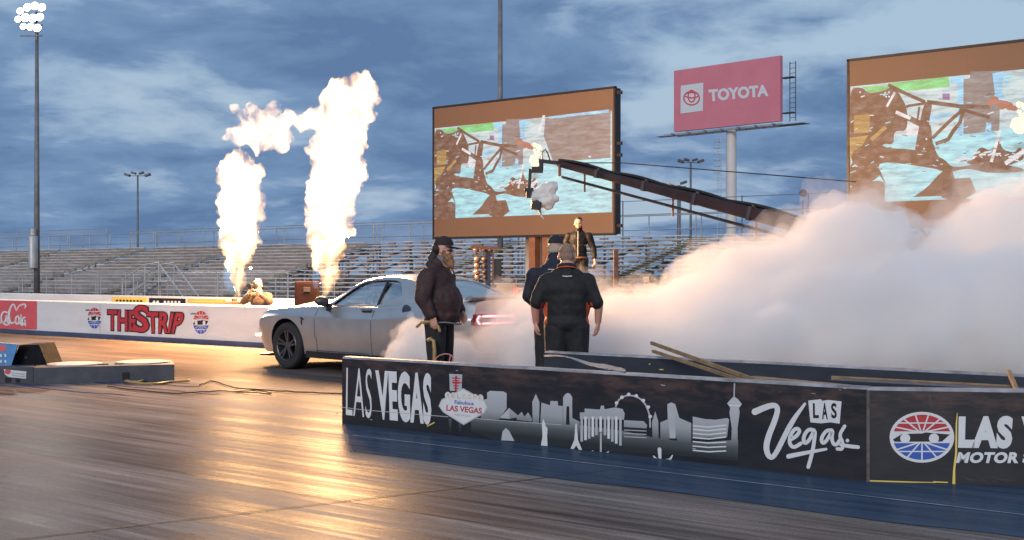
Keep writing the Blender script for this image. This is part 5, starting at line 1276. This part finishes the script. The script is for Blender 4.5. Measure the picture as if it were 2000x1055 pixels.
for sg in (-1, 1):
    y = side_y(2.87, .935)
    bm = B(); box(bm, (2.87, sg * (y + .004), .935), (.20, .02, .05), None, 0, .008); h_ = put("door_handle", bm, TRIM, car); bm = B(); box(bm, (2.87, sg * (y + .028), .947), (.21, .018, .022), None, 0, .007); put("grip", bm, M_['galv_dark'], h_)
    bm = B(); ball(bm, (1.99, sg * 1.00, 1.065), (.085, .115, .075), Matrix.Rotation(R(12 * sg), 4, 'Z'), 3); bm2 = remeshed(bm, .015, 1); mr = put("wing_mirror", bm2, M_['dark_metal'], car, smooth=True)
    bm = B(); beam(bm, (2.02, sg * .85, .985), (2.01, sg * .96, 1.02), .05, .06); box(bm, (2.03, sg * .90, .965), (.06, .06, .10), None, 0, .012); put("mirror_arm", bm, TRIM, mr)
    bm = B(); box(bm, (.185, sg * .842, .50), (.085, .014, .038), Matrix.Rotation(R(-28 * sg), 4, 'Z'), 0, .006); put("side_marker_light", bm, emit("marker_amber", (1.0, .62, .30), 9), car)
bm = B(); y = side_y(3.74, .955); lathe(bm, [(.0, .0), (.085, .0), (.085, .012), (.07, .016), (0, .016)], Matrix.Translation((3.74, -y + .006, .955)) @ Matrix.Rotation(R(90), 4, 'X'), 24); put("filler_cap", bm, mat("filler_blue_black", (.03, .045, .08), .3), car, smooth=40)
bm = B()
for pts in ([(1.40, .80), (1.43, .815), (1.47, .80), (1.46, .775), (1.43, .78)], [(1.43, .778), (1.46, .77), (1.455, .70), (1.435, .695), (1.42, .735)], [(1.47, .795), (1.50, .79), (1.49, .765), (1.465, .77)]):
    bm.faces.new([bm.verts.new((x, -(side_y(x, z) + .003), z)) for x, z in pts])
put("fender_badge", bm, TRIM, car)
# tail lights: a dark red lens with a glowing ring
LENS = mat("red_lens", (.16, .008, .012), .2, var=.1); GLOW = emit("tail_light_glow", (1.0, .12, .16), 9, (.4, .02, .03))
bm = B(); box(bm, (4.985, 0, .85), (.06, 1.52, .17), None, 0, .03); put("rear_panel", bm, TRIM, car)
for sg in (-1, 1):
    bm = B(); Mx = Matrix.Rotation(R(7 * sg), 4, 'Z'); c_ = Vector((4.985, sg * .46, .855)); box(bm, c_, (.09, .72, .155), Mx, 0, .03); tl = put("tail_light", bm, LENS, car)
    pts = []
    for k in range(33):
        a_ = 2 * math.pi * k / 32; pts.append(c_ + Mx @ Vector((.05, max(-.27, min(.27, .36 * math.cos(a_))) + .055 * math.cos(a_), .048 * (math.sin(a_) if abs(math.cos(a_)) > .75 else math.copysign(1, math.sin(a_) + 1e-9)))))
    bm = B(); tube(bm, pts, .0135, 6); put("light_ring", bm, GLOW, tl)
bm = B(); Rr = []
for y in np.linspace(-.80, .80, 17): xo = .05 * (abs(y) / .8) ** 3; Rr.append([bm.verts.new(q) for q in ((4.80 - xo, y, 1.120), (4.86 - xo, y, 1.165), (4.96 - xo, y, 1.185), (4.97 - xo, y, 1.155), (4.90 - xo, y, 1.11))])
for i in range(16):
    for k in range(5): bm.faces.new((Rr[i][k], Rr[i + 1][k], Rr[i + 1][(k + 1) % 5], Rr[i][(k + 1) % 5]))
bm.faces.new(Rr[0]); bm.faces.new(Rr[-1][::-1]); put("boot_spoiler", bm, PAINT, car)
# wheels
RIM = mat("dark_alloy", (.10, .10, .11), .38, .7, var=.2)
def wheel(x, sg, wd):
    root = empty("wheel"); root.parent = car; yo = .955 if x < 2 else .975
    root.matrix_local = Matrix.Translation((x, sg * (yo - wd / 2), WR)) @ Matrix.Rotation(R(90 * sg) * -1, 4, 'X')      # local +z points outwards
    h = wd / 2
    bm = B(); lathe(bm, [(.235, h * .80), (.262, h * .96), (.30, h), (.335, h * .95), (.352, h * .82), (WR, h * .60), (WR, h * .31), (WR - .008, h * .28), (WR, h * .25), (WR, -h * .25), (WR - .008, -h * .28), (WR, -h * .31), (WR, -h * .60), (.352, -h * .82), (.335, -h * .95), (.30, -h), (.235, -h * .8)], None, 56, 0, False); put("tyre", bm, M_['black_rubber'], root, smooth=30)
    bm = B(); lathe(bm, [(.242, h * .86), (.234, h * .90), (.222, h * .84), (.212, h * .35), (.20, -h * .6), (.242, -h * .8)], None, 48, 0, False)
    lathe(bm, [(.205, -h * .25), (.06, -h * .1), (0, -h * .1)], None, 32, 1)
    for k in range(5):
        for da in (-.17, .17):
            a_ = 2 * math.pi * k / 5 + .3; p0 = Vector((.05 * math.cos(a_ + da), .05 * math.sin(a_ + da), h * .62)); p1 = Vector((.222 * math.cos(a_ + da * .95), .222 * math.sin(a_ + da * .95), h * .78)); beam(bm, p0, p1, .030, .035)
    lathe(bm, [(.068, h * .30), (.068, h * .68), (.05, h * .74), (0, h * .74)], None, 24)
    put("rim", bm, [RIM, WELL], root, smooth=30)
for x, wd in ((WX, .27), (WX + WB, .32)):
    for sg in (-1, 1): wheel(x, sg, wd)
# cabin
for y in (-.38, .38):
    bm = B()
    for z, w, d_, tilt in ((1.00, .46, .16, 12), (1.16, .40, .13, 10), (1.285, .22, .09, 6)): box(bm, (3.02 + (z - 1.0) * .22, y, z - .06), (d_, w, .30 if z < 1.2 else .13), Matrix.Rotation(R(tilt), 4, 'Y'), 0, .05)
    put("seat", bm, CABIN, car, smooth=True)
bm = B(); prism(bm, [(1.86, .98), (1.95, 1.055), (2.20, 1.075), (2.33, 1.03), (2.36, .98)], -.70, .70); put("dashboard", bm, CABIN, car)
bm = B(); Mx = Matrix.Translation((2.46, -.38, 1.065)) @ Matrix.Rotation(R(-66), 4, 'Y'); pts = [Mx @ Vector((.155 * math.cos(a_), .155 * math.sin(a_), 0)) for a_ in np.linspace(0, 2 * math.pi, 29)]; tube(bm, pts, .014, 6, 0, False)
beam(bm, Mx @ Vector((-.15, 0, 0)), Mx @ Vector((.15, 0, 0)), .04, .02); put("steering_wheel", bm, CABIN, car)

# ================================================================ PEOPLE
def capsule(bm, p0, r0, p1, r1, seg=10):
    p0, p1 = Vector(p0), Vector(p1); d = p1 - p0; L = d.length; M = Matrix.Translation(p0) @ frame_to(d)
    prof = [(r0 * math.sin(a), -r0 * math.cos(a)) for a in np.linspace(0.05, math.pi / 2, 5)] + [(r1 * math.cos(a), L + r1 * math.sin(a)) for a in np.linspace(0, math.pi / 2 - .05, 5)]
    lathe(bm, prof, M, seg)
def shape(prims):
    bm = B()
    for q in prims:
        if q[0] == 'c': capsule(bm, *q[1:])
        else: ball(bm, q[1], q[2], q[3] if len(q) > 3 else None, 2)
    return bm
def chain(pts, rs): return [('c', pts[i], rs[i], pts[i + 1], rs[i + 1]) for i in range(len(pts) - 1)]
def hand(wr, d, n, curl=.5, side=1, s=1.0):
    """Palm, four bent fingers of unequal length and a thumb; d fingers' direction, n the way the palm faces."""
    wr, d, n = Vector(wr), Vector(d).normalized(), Vector(n); n = (n - d * n.dot(d)).normalized(); lat = d.cross(n) * side; P = []
    for k, (o, L) in enumerate(((-.031, .070), (-.010, .080), (.011, .075), (.031, .058))):
        kn = wr + (d * (.088 - .004 * abs(k - 1)) + lat * o) * s
        P.append(('c', wr + lat * o * .55 * s, .019 * s, kn, .0125 * s)); q, a = kn, curl * .5
        for sg in (.45, .32, .23):
            dd = d * math.cos(a) + n * math.sin(a) + lat * o * 1.2; q2 = q + dd.normalized() * L * sg * s; P.append(('c', q, .0098 * s, q2, .0088 * s)); q = q2; a += curl * .8
    t0 = wr + (d * .030 - lat * .028) * s; t1 = t0 + (d * .032 - lat * .028 + n * .014) * s; t2 = t1 + (d * .034 - lat * .004 + n * .012) * s
    P += [('c', t0, .015 * s, t1, .0115 * s), ('c', t1, .0115 * s, t2, .0095 * s)]
    return P
def HM(pos, yaw=0, pitch=0, roll=0): return Matrix.Translation(pos) @ Matrix.Rotation(R(yaw), 4, 'Z') @ Matrix.Rotation(R(pitch), 4, 'X') @ Matrix.Rotation(R(roll), 4, 'Y')
def head(M, fat=1.0):
    r3 = M.to_3x3().to_4x4(); E = lambda c, r: ('e', M @ Vector(c), r, r3); Cc = lambda a, r0, b, r1: ('c', M @ Vector(a), r0, M @ Vector(b), r1)
    return [E((0, -.008, .135), (.079 * fat, .099, .100)), E((0, .028, .052), (.060 * fat, .064, .056)), E((0, .068, .018), (.026, .024, .022)), E((.042, .052, .075), (.03, .034, .032)), E((-.042, .052, .075), (.03, .034, .032)),
            Cc((0, .090, .098), .009, (0, .113, .064), .014), E((0, .075, .118), (.056, .022, .016)), E((.081 * fat, -.004, .088), (.011, .023, .033)), E((-.081 * fat, -.004, .088), (.011, .023, .033)), E((0, .089, .036), (.024, .010, .008)),
            Cc((0, -.015, .05), .058 * fat, (0, -.045, -.10), .066 * fat)]
def face(parent, M):
    r3 = M.to_3x3().to_4x4()
    for sx in (-1, 1):
        bm = B(); ball(bm, M @ Vector((.031 * sx, .084, .094)), (.013, .008, .008), r3); put("eye", bm, M_['eye'], parent, smooth=True)
    bm = B(); ball(bm, M @ Vector((0, .0965, .036)), (.021, .005, .004), r3); put("lips", bm, mat("lips", (.30, .12, .10), .5), parent, smooth=True)
def cap(parent, M, m, back=False):
    r3 = M.to_3x3().to_4x4(); bm = B(); ball(bm, M @ Vector((0, -.008, .150)), (.089, .110, .098), r3, 3)
    kill = [v for v in bm.verts if (M.inverted() @ v.co).z < .135 - .10 * 0]; bmesh.ops.delete(bm, geom=kill, context='VERTS')
    s_ = -1 if back else 1; V = []
    for a in np.linspace(-1.15, 1.15, 13):
        V.append((bm.verts.new(M @ Vector((.083 * math.sin(a), s_ * (.075 * math.cos(a)), .140))), bm.verts.new(M @ Vector((.088 * math.sin(a), s_ * (.05 + .135 * math.cos(a) ** .8), .122 + .012 * math.cos(2 * a))))))
    for i in range(12): bm.faces.new((V[i][0], V[i + 1][0], V[i + 1][1], V[i][1]))
    bmesh.ops.solidify(bm, geom=bm.faces[:], thickness=.006); return put("cap", bm, m, parent, smooth=45)
LEGS = lambda sp=.105, k=1.0: [q for s in (-1, 1) for q in chain([(s * .09, 0, .92), (s * sp, .012, .50), (s * sp, -.02, .09)], [.09 * k, .055, .042])] + [q for s in (-1, 1) for q in chain([(s * sp, -.05, .045), (s * sp * 1.15, .15, .035)], [.042, .034])]
TORSO = [('e', (0, 0, 1.0), (.15, .11, .17)), ('e', (0, 0, 1.27), (.17, .11, .22)), ('c', (-.15, -.01, 1.38), .05, (.15, -.01, 1.38), .05), ('c', (0, -.03, 1.38), .07, (0, -.03, 1.52), .06)]
def build(root_name, M, label, skin_prims, clothes, skin='skin', group=None, voxel=.008):
    me = remeshed(shape(skin_prims), voxel, 2)
    o = tag(put(root_name, me, M_[skin], smooth=True), label, "person", group); o.matrix_world = M
    for nm, prims, m, vox, amp in clothes:
        me = remeshed(shape(prims), vox, 3)
        if amp: displace(me, amp, 6, 4, len(nm) * 1.7, zstretch=.6)
        put(nm, me, m, o, smooth=True)
    return o
def pants(sp=.105, fat=1.0, m='black_cloth', bottom=.07):
    return ("trousers", [('e', (0, 0, .95), (.175 * fat, .145 * fat, .13))] + [q for s in (-1, 1) for q in chain([(s * .095, 0, .90), (s * sp * 1.05, .014, .50), (s * sp * 1.05, -.018, bottom + .06)], [.118 * fat, .083 * fat, .075 * fat])], M_[m], .012, .008)
def shoes(o, sp=.105, m='black_rubber'):
    for s in (-1, 1):
        bm = shape(chain([(s * sp, -.06, .052), (s * sp * 1.15, .16, .045)], [.052, .044]) + [('c', (s * sp, -.05, .06), .05, (s * sp, -.03, .12), .05)])
        for v in bm.verts: v.co.z = max(v.co.z, .004)
        put("shoe", remeshed(bm, .01, 2), M_[m], o, smooth=True)
def stand_at(px, d, face_deg, scale=1.0, z=.0, lean=0):
    return Matrix.Translation(((px - 1000) / FOC * d, d, z)) @ Matrix.Rotation(R(face_deg), 4, 'Z') @ Matrix.Rotation(R(lean), 4, 'X') @ Matrix.Scale(scale, 4)

# -- bearded man in a dark jacket, side on, looking right
hm = HM((0, .05, 1.585), 8, -4)
aR = chain([(.215, -.03, 1.38), (.295, -.055, 1.15), (.275, .055, .955)], [.05, .042, .030]); aL = chain([(-.215, -.02, 1.38), (-.27, .0, 1.16), (-.22, .16, 1.0)], [.05, .042, .030])
skin = head(hm, 1.05) + TORSO + LEGS() + aR + aL + hand((.275, .058, .95), (-.02, .20, -1), (-1, .1, 0), .95, 1) + hand((-.22, .165, .995), (.1, .5, -.8), (1, 0, 0), .8, -1)
jk = [('e', (0, -.01, 1.31), (.245, .18, .20)), ('e', (0, .05, 1.12), (.240, .205, .25)), ('e', (0, .035, .97), (.232, .205, .13)), ('e', (0, -.05, 1.22), (.24, .17, .22)), ('c', (-.19, -.015, 1.40), .09, (.19, -.015, 1.40), .09), ('c', (-.10, -.03, 1.46), .08, (.10, -.03, 1.46), .08), ('c', (0, -.035, 1.46), .115, (0, -.02, 1.535), .09)]
jk += chain([(.215, -.03, 1.38), (.300, -.06, 1.16), (.282, .04, .985)], [.112, .095, .066]) + chain([(-.215, -.02, 1.38), (-.285, .0, 1.16), (-.23, .14, 1.02)], [.112, .095, .066])
man = build("person", stand_at(858, 13.5, -112, 1.04), "bearded man in dark jacket and cap standing side on by the car", skin,
            [("jacket", jk, M_['maroon_cloth'], .013, .020), pants(.11, 1.12)], 'skin_pink')
bm = B(); pts = [(.225 * math.cos(a), .04 + .205 * math.sin(a), .885 + .012 * math.sin(3 * a)) for a in np.linspace(0, 2 * math.pi, 33)]; tube(bm, pts, .010, 8, 0, False); put("jacket_hem", bm, mat("grey_lining", (.16, .15, .16), .8), man, smooth=True)
bm = B(); tube(bm, [(0, .085, 1.55), (0, .135, 1.49), (0, .165, 1.42)], .010, 6); put("zip", bm, M_['galv'], man)
put("shirt_collar", remeshed(shape([('c', (0, -.01, 1.53), .082, (0, .03, 1.60), .072)]), .01, 1), mat("grey_shirt", (.16, .15, .17), .8), man, smooth=True)
put("beard", (lambda m: (displace(m, .014, 26, 4, 3), m)[1])(remeshed(shape([('e', hm @ Vector((0, .055, .015)), (.064, .058, .055)), ('e', hm @ Vector((0, .085, -.04)), (.052, .045, .075)), ('e', hm @ Vector((0, .10, -.09)), (.030, .028, .055)), ('e', hm @ Vector((.055, .028, .055)), (.022, .035, .045)), ('e', hm @ Vector((-.055, .028, .055)), (.022, .035, .045))]), .007, 2)), M_['beard'], man, smooth=True)
put("hair", (lambda m: (displace(m, .018, 16, 4, 1), m)[1])(remeshed(shape([('e', hm @ Vector((0, -.065, .10)), (.088, .070, .085)), ('e', hm @ Vector((0, -.105, .0)), (.092, .062, .12)), ('e', hm @ Vector((0, -.12, -.07)), (.11, .06, .085)), ('e', hm @ Vector((0, -.075, .225)), (.022, .045, .028))]), .009, 2)), M_['dark_hair'], man, smooth=True)
cap(man, hm @ Matrix.Scale(1.04, 4), mat("maroon_cap", (.022, .012, .014), .8)); face(man, hm)
bm = B(); tube(bm, [hm @ Vector(q) for q in ((.084, -.02, .10), (.078, .06, .100), (.04, .098, .098), (0, .106, .10), (-.04, .098, .098))], .006, 5); put("glasses", bm, M_['eye'], man)
shoes(man, .11)
# hose in his hand
mw = man.matrix_basis; bm = B()
pts = [mw @ Vector(q) for q in ((.30, -.13, .845), (.290, -.075, .90), (.266, .02, .905), (.262, .11, .86), (.285, .145, .80))]; tube(bm, pts, .017, 8)
pts = [mw @ Vector(q) for q in ((.285, .0, .70), (.29, .035, .725), (.292, .07, .70), (.295, .085, .60), (.29, .075, .40), (.30, .08, .2), (.36, .0, .02))]; tube(bm, pts, .021, 8)
tag(put("air_hose", bm, M_['yellow_rubber'], smooth=True), "yellow hose held in the hand of the bearded man", "hose")
bm = B(); c_ = mw @ Vector((.30, .20, .50)); pts = [c_ + Vector((.10 * math.cos(a), .03 * math.sin(a), .065 * math.sin(a + .2))) for a in np.linspace(0, 2 * math.pi, 25)]; tube(bm, pts, .008, 6, 0, False); tube(bm, [pts[3], pts[3] + Vector((-.04, .02, -.2)), Vector((pts[3].x - .1, pts[3].y, .02))], .008, 6)
tag(put("wire_loop", bm, mat("pink_wire", (.40, .18, .16), .5), smooth=True), "thin pinkish wire loop hanging by the leg of the bearded man", "wire")

# -- big man in black polo shirt seen from behind
hm = HM((0, .03, 1.545), 4, -6)
arm = lambda s, dx: chain([(s * .215, 0, 1.36), (s * (.325 + dx), -.02, 1.16), (s * (.318 + dx), .055, .955)], [.062, .052, .036])
skin = head(hm, 1.10) + TORSO + LEGS(.12) + [('e', (0, -.035, 1.545), (.080, .065, .07))] + arm(-1, .012) + arm(1, .012) + hand((-.33, .06, .95), (-.01, .12, -1), (1, .25, 0), .75, -1, 1.05) + hand((.33, .06, .95), (.02, .12, -1), (-1, .25, 0), .75, 1, 1.05)
sh = [('e', (0, -.02, 1.30), (.265, .165, .19)), ('e', (0, .05, 1.10), (.262, .225, .22)), ('e', (0, .02, 1.2), (.258, .205, .24)), ('e', (0, .02, .95), (.248, .205, .13)), ('c', (-.19, -.015, 1.39), .09, (.19, -.015, 1.39), .09), ('c', (-.10, -.025, 1.45), .075, (.10, -.025, 1.45), .075), ('c', (0, -.03, 1.44), .12, (0, -.02, 1.50), .088)]
for s in (-1, 1): sh += chain([(s * .22, -.005, 1.37), (s * .314, -.02, 1.165)], [.092, .078])
ref = build("person", stand_at(1107, 12.6, -3, 1.015), "big man in black polo with orange side panels, back to the camera", skin, [("polo_shirt", sh, M_['black_cloth'], .012, .014), pants(.12, 1.28)], 'skin_pink')
for ch in ref.children:
    if ch.name.startswith("polo_shirt"):
        ch.data.materials.append(M_['orange_cloth'])
        co_ = ch.data.vertices
        for v in co_:
            if v.co.z < .90: v.co.z = .90 - (.90 - v.co.z) * .55
        for p_ in ch.data.polygons:
            c = p_.center; n_ = p_.normal
            if abs(c.x) > .20 + .03 * (1.2 - c.z) and c.z < 1.16 and abs(n_.x) > .62 - .25 * max(0, 1.0 - c.z) and c.y < .10 and abs(c.x) < .285: p_.material_index = 1
for nm, m, r, z in (("collar", 'navy_cloth', .020, 1.535), ("collar_piping", 'orange_cloth', .008, 1.513)):
    bm = B(); rx = .086 if nm == "collar" else .098; pts = [(rx * math.cos(a), -.022 + rx * .95 * math.sin(a), z + .022 * math.sin(a) * -1 - (.02 if math.sin(a) > .5 else 0)) for a in np.linspace(0, 2 * math.pi, 29)]; tube(bm, pts, r, 8, 0, False); put(nm, bm, M_[m], ref, smooth=True)
bm = B(); tube(bm, [(-.045, -.172, 1.435), (0, -.176, 1.431), (.055, -.172, 1.435)], .006, 5); put("back_print", bm, M_['print_white'], ref)
me = remeshed(shape([('e', hm @ Vector((0, -.014, .150)), (.0865, .100, .090), hm.to_3x3().to_4x4()), ('e', hm @ Vector((0, -.045, .085)), (.076, .068, .062), hm.to_3x3().to_4x4())]), .008, 1); displace(me, .003, 60, 2, 5); put("hair", me, M_['grey_hair'], ref, smooth=True)
face(ref, hm); shoes(ref, .12)

# -- man in navy jacket and cap, mostly behind the big man
hm = HM((.02, .09, 1.585), -12, -4)
skin = head(hm, 1.0) + TORSO + LEGS() + chain([(-.205, 0, 1.37), (-.26, -.005, 1.17), (-.20, .18, 1.06)], [.05, .042, .03]) + chain([(.205, 0, 1.37), (.29, .0, 1.17), (.2, .2, 1.06)], [.05, .042, .03]) + hand((-.20, .185, 1.055), (.4, 1, 0), (1, 0, -.3), .9, -1) + hand((.20, .205, 1.055), (-.4, 1, 0), (-1, 0, -.3), .9, 1)
jk = [('e', (0, -.01, 1.33), (.225, .16, .20)), ('e', (0, .04, 1.10), (.215, .18, .22)), ('e', (0, .02, .98), (.205, .175, .14)), ('c', (-.17, -.015, 1.39), .085, (.17, -.015, 1.39), .085), ('c', (-.08, -.02, 1.45), .07, (.08, -.02, 1.45), .07), ('c', (0, -.02, 1.46), .11, (.01, .03, 1.57), .082)] + chain([(-.205, 0, 1.38), (-.262, -.005, 1.17), (-.205, .15, 1.075)], [.095, .078, .06]) + chain([(.205, 0, 1.38), (.295, 0, 1.17), (.215, .17, 1.075)], [.098, .082, .06])
man2 = build("person", stand_at(1080, 13.55, -6, 1.055), "man in navy jacket and navy cap, half hidden behind the big man", skin, [("jacket", jk, M_['navy_cloth'], .013, .014), pants(.105, 1.05)])
cap(man2, hm, M_['navy_cloth']); face(man2, hm); shoes(man2)
me = remeshed(shape([('e', hm @ Vector((0, -.055, .10)), (.083, .060, .05)), ('e', hm @ Vector((0, -.075, .07)), (.066, .040, .045))]), .008, 1); put("hair", me, mat("pale_hair", (.38, .32, .24), .8), man2, smooth=True)
bm = B(); tube(bm, [(-.04, -.178, 1.452), (.01, -.182, 1.45), (.06, -.178, 1.452)], .005, 5); put("back_print", bm, M_['print_white'], man2)

# -- man in black leather standing on the second wall in front of the screen
hm = HM((0, .02, 1.565), 0, -3)
skin = head(hm, 1.02) + TORSO + LEGS(.10) + chain([(-.205, 0, 1.39), (-.31, .0, 1.15), (-.34, .06, .92)], [.05, .042, .032]) + chain([(.205, 0, 1.39), (.30, -.05, 1.16), (.26, -.04, .93)], [.05, .042, .032]) + hand((-.34, .065, .91), (-.05, .2, -1), (1, .2, 0), .9, -1, 1.1) + hand((.26, -.04, .92), (0, .1, -1), (-1, .2, 0), .9, 1, 1.1)
jk = [('e', (0, 0, 1.33), (.20, .135, .19)), ('e', (0, .01, 1.10), (.175, .135, .2)), ('e', (0, .01, 1.0), (.18, .14, .12)), ('c', (-.17, 0, 1.40), .075, (.17, 0, 1.40), .075), ('c', (-.08, -.01, 1.46), .06, (.08, -.01, 1.46), .06), ('c', (0, -.02, 1.46), .10, (0, 0, 1.56), .078)] + chain([(-.205, 0, 1.40), (-.312, 0, 1.16), (-.338, .05, .96)], [.082, .068, .052]) + chain([(.205, 0, 1.40), (.302, -.05, 1.17), (.265, -.045, .97)], [.082, .068, .052])
dS = 21.06 / (.6115 * .0565 + .7912)
man3 = build("person", stand_at(1130, dS, 172, 1.045, .832), "man in black leather facing the camera below the big screen", skin, [("leather_jacket", jk, M_['leather'], .013, .018), pants(.10, 1.0, 'leather')])
face(man3, hm); shoes(man3, .10)
me = remeshed(shape([('e', hm @ Vector((0, -.016, .156)), (.083, .098, .086)), ('e', hm @ Vector((0, .02, .205)), (.05, .06, .032))]), .009, 1); displace(me, .004, 40, 2, 4); put("hair", me, M_['dark_hair'], man3, smooth=True)
bm = B(); tube(bm, [(0, .14, 1.50), (0, .155, 1.35), (0, .165, 1.15), (0, .16, .98)], .008, 6); put("zip", bm, M_['galv'], man3)
bm = B(); pts = [(.18 * math.cos(a), .01 + .145 * math.sin(a), .955) for a in np.linspace(0, 2 * math.pi, 25)]; tube(bm, pts, .02, 8, 0, False); put("belt", bm, M_['rust'], man3)

# -- crouching people with cameras behind the white wall
def kneeler(M, label, shirt, lower, hat=None):
    hm = HM((0, .16, 1.07), 0, -10)
    tor = [('e', (0, -.02, .56), (.16, .14, .15)), ('e', (0, .05, .80), (.17, .12, .22)), ('c', (-.15, .09, .96), .055, (.15, .09, .96), .055), ('c', (0, .08, .94), .07, (0, .12, 1.06), .06)]
    lg = [q for s in (-1, 1) for q in chain([(s * .1, -.02, .52), (s * .16, .36, .30), (s * .16, -.05, .10)], [.085, .06, .045])]
    ar = [q for s in (-1, 1) for q in chain([(s * .2, .08, .95), (s * .27, .26, .84), (s * .075, .36, 1.06)], [.05, .042, .03])]
    sk = head(hm, 1.0) + tor + lg + ar + hand((-.075, .365, 1.065), (.5, .4, .7), (1, 0, 0), .9, -1) + hand((.075, .365, 1.065), (-.5, .4, .7), (-1, 0, 0), .9, 1)
    top = [('e', (0, .0, .62), (.20, .17, .15)), ('e', (0, .05, .82), (.205, .15, .2)), ('c', (-.17, .08, .95), .08, (.17, .08, .95), .08)] + [q for s in (-1, 1) for q in chain([(s * .2, .08, .94), (s * .275, .25, .845), (s * .15, .32, .96)], [.082, .068, .055])]
    tr = [('e', (0, -.02, .52), (.19, .17, .14))] + [q for s in (-1, 1) for q in chain([(s * .1, -.02, .50), (s * .165, .36, .31), (s * .165, -.05, .11)], [.115, .085, .07])]
    o = build("person", M, label, sk, [("shirt", top, M_[shirt], .013, .014), ("trousers", tr, M_[lower], .014, .01)], 'skin_pink', voxel=.009)
    face(o, hm)
    if hat: cap(o, hm, M_[hat])
    return o
def camera_on(M, label, video=False):
    root = empty("stills_camera" if not video else "video_camera", M, label, "camera")
    bm = B(); box(bm, (0, .40, 1.15), (.15, .08, .10), None, 0, .012); box(bm, (0, .40, 1.215), (.06, .06, .04), None, 0, .01)
    if video: box(bm, (0, .28, 1.16), (.12, .36, .14), None, 0, .02); box(bm, (0, .62, 1.22), (.20, .10, .10), None, 0, .01)
    put("camera_body", bm, M_['black_metal'], root)
    bm = B(); lathe(bm, [(.045, 0), (.045, .10), (.055, .12), (.055, .17), (.045, .17), (.04, .15), (0, .15)], Matrix.Translation((0, .44, 1.15)) @ Matrix.Rotation(R(-90), 4, 'X'), 18); put("lens", bm, M_['black_metal'], root, smooth=40)
Mk = stand_at(511, 25.2, 168, 1.06); kneeler(Mk, "photographer in tan shirt crouching between the flames behind the wall", 'tan_cloth', 'brown_cloth'); camera_on(Mk, "black stills camera held to the face of the crouching photographer")
Mk = stand_at(1322, 23.5, 118, 1.12); kneeler(Mk, "crouching operator in orange cap at the edge of the smoke", 'black_cloth', 'black_cloth', 'orange_cloth'); camera_on(Mk, "black video camera of the operator in the orange cap", True)

# -- driver
hm = HM((0, .0, 0), 0, 0)
DM = CARM @ Matrix.Translation((2.80, -.38, 1.055)) @ Matrix.Rotation(R(90), 4, 'Z')
sk = head(hm, 1.0) + [('e', (0, -.06, -.28), (.16, .12, .24)), ('c', (-.14, -.05, -.13), .05, (.14, -.05, -.13), .05)] + [q for s in (-1, 1) for q in chain([(s * .19, -.04, -.14), (s * .25, .12, -.26), (s * .14, .30, .01)], [.046, .04, .028])] + hand((-.14, .30, .01), (.3, .6, .5), (1, 0, 0), 1.0, -1) + hand((.14, .30, .01), (-.3, .6, .5), (-1, 0, 0), 1.0, 1)
sk += [q for s in (-1, 1) for q in chain([(s * .1, -.02, -.50), (s * .12, .42, -.48), (s * .12, .75, -.75)], [.08, .06, .045])]
drv = build("person", DM, "driver seen through the side window of the silver car", sk, [("shirt", [('e', (0, -.06, -.28), (.19, .145, .25)), ('c', (-.16, -.05, -.13), .075, (.16, -.05, -.13), .075)] + [q for s in (-1, 1) for q in chain([(s * .19, -.04, -.14), (s * .25, .12, -.26)], [.07, .06])], M_['black_cloth'], .014, .01)])
face(drv, hm)
me = remeshed(shape([('e', (0, -.02, .150), (.085, .10, .092))]), .01, 1); put("hair", me, M_['dark_hair'], drv, smooth=True)
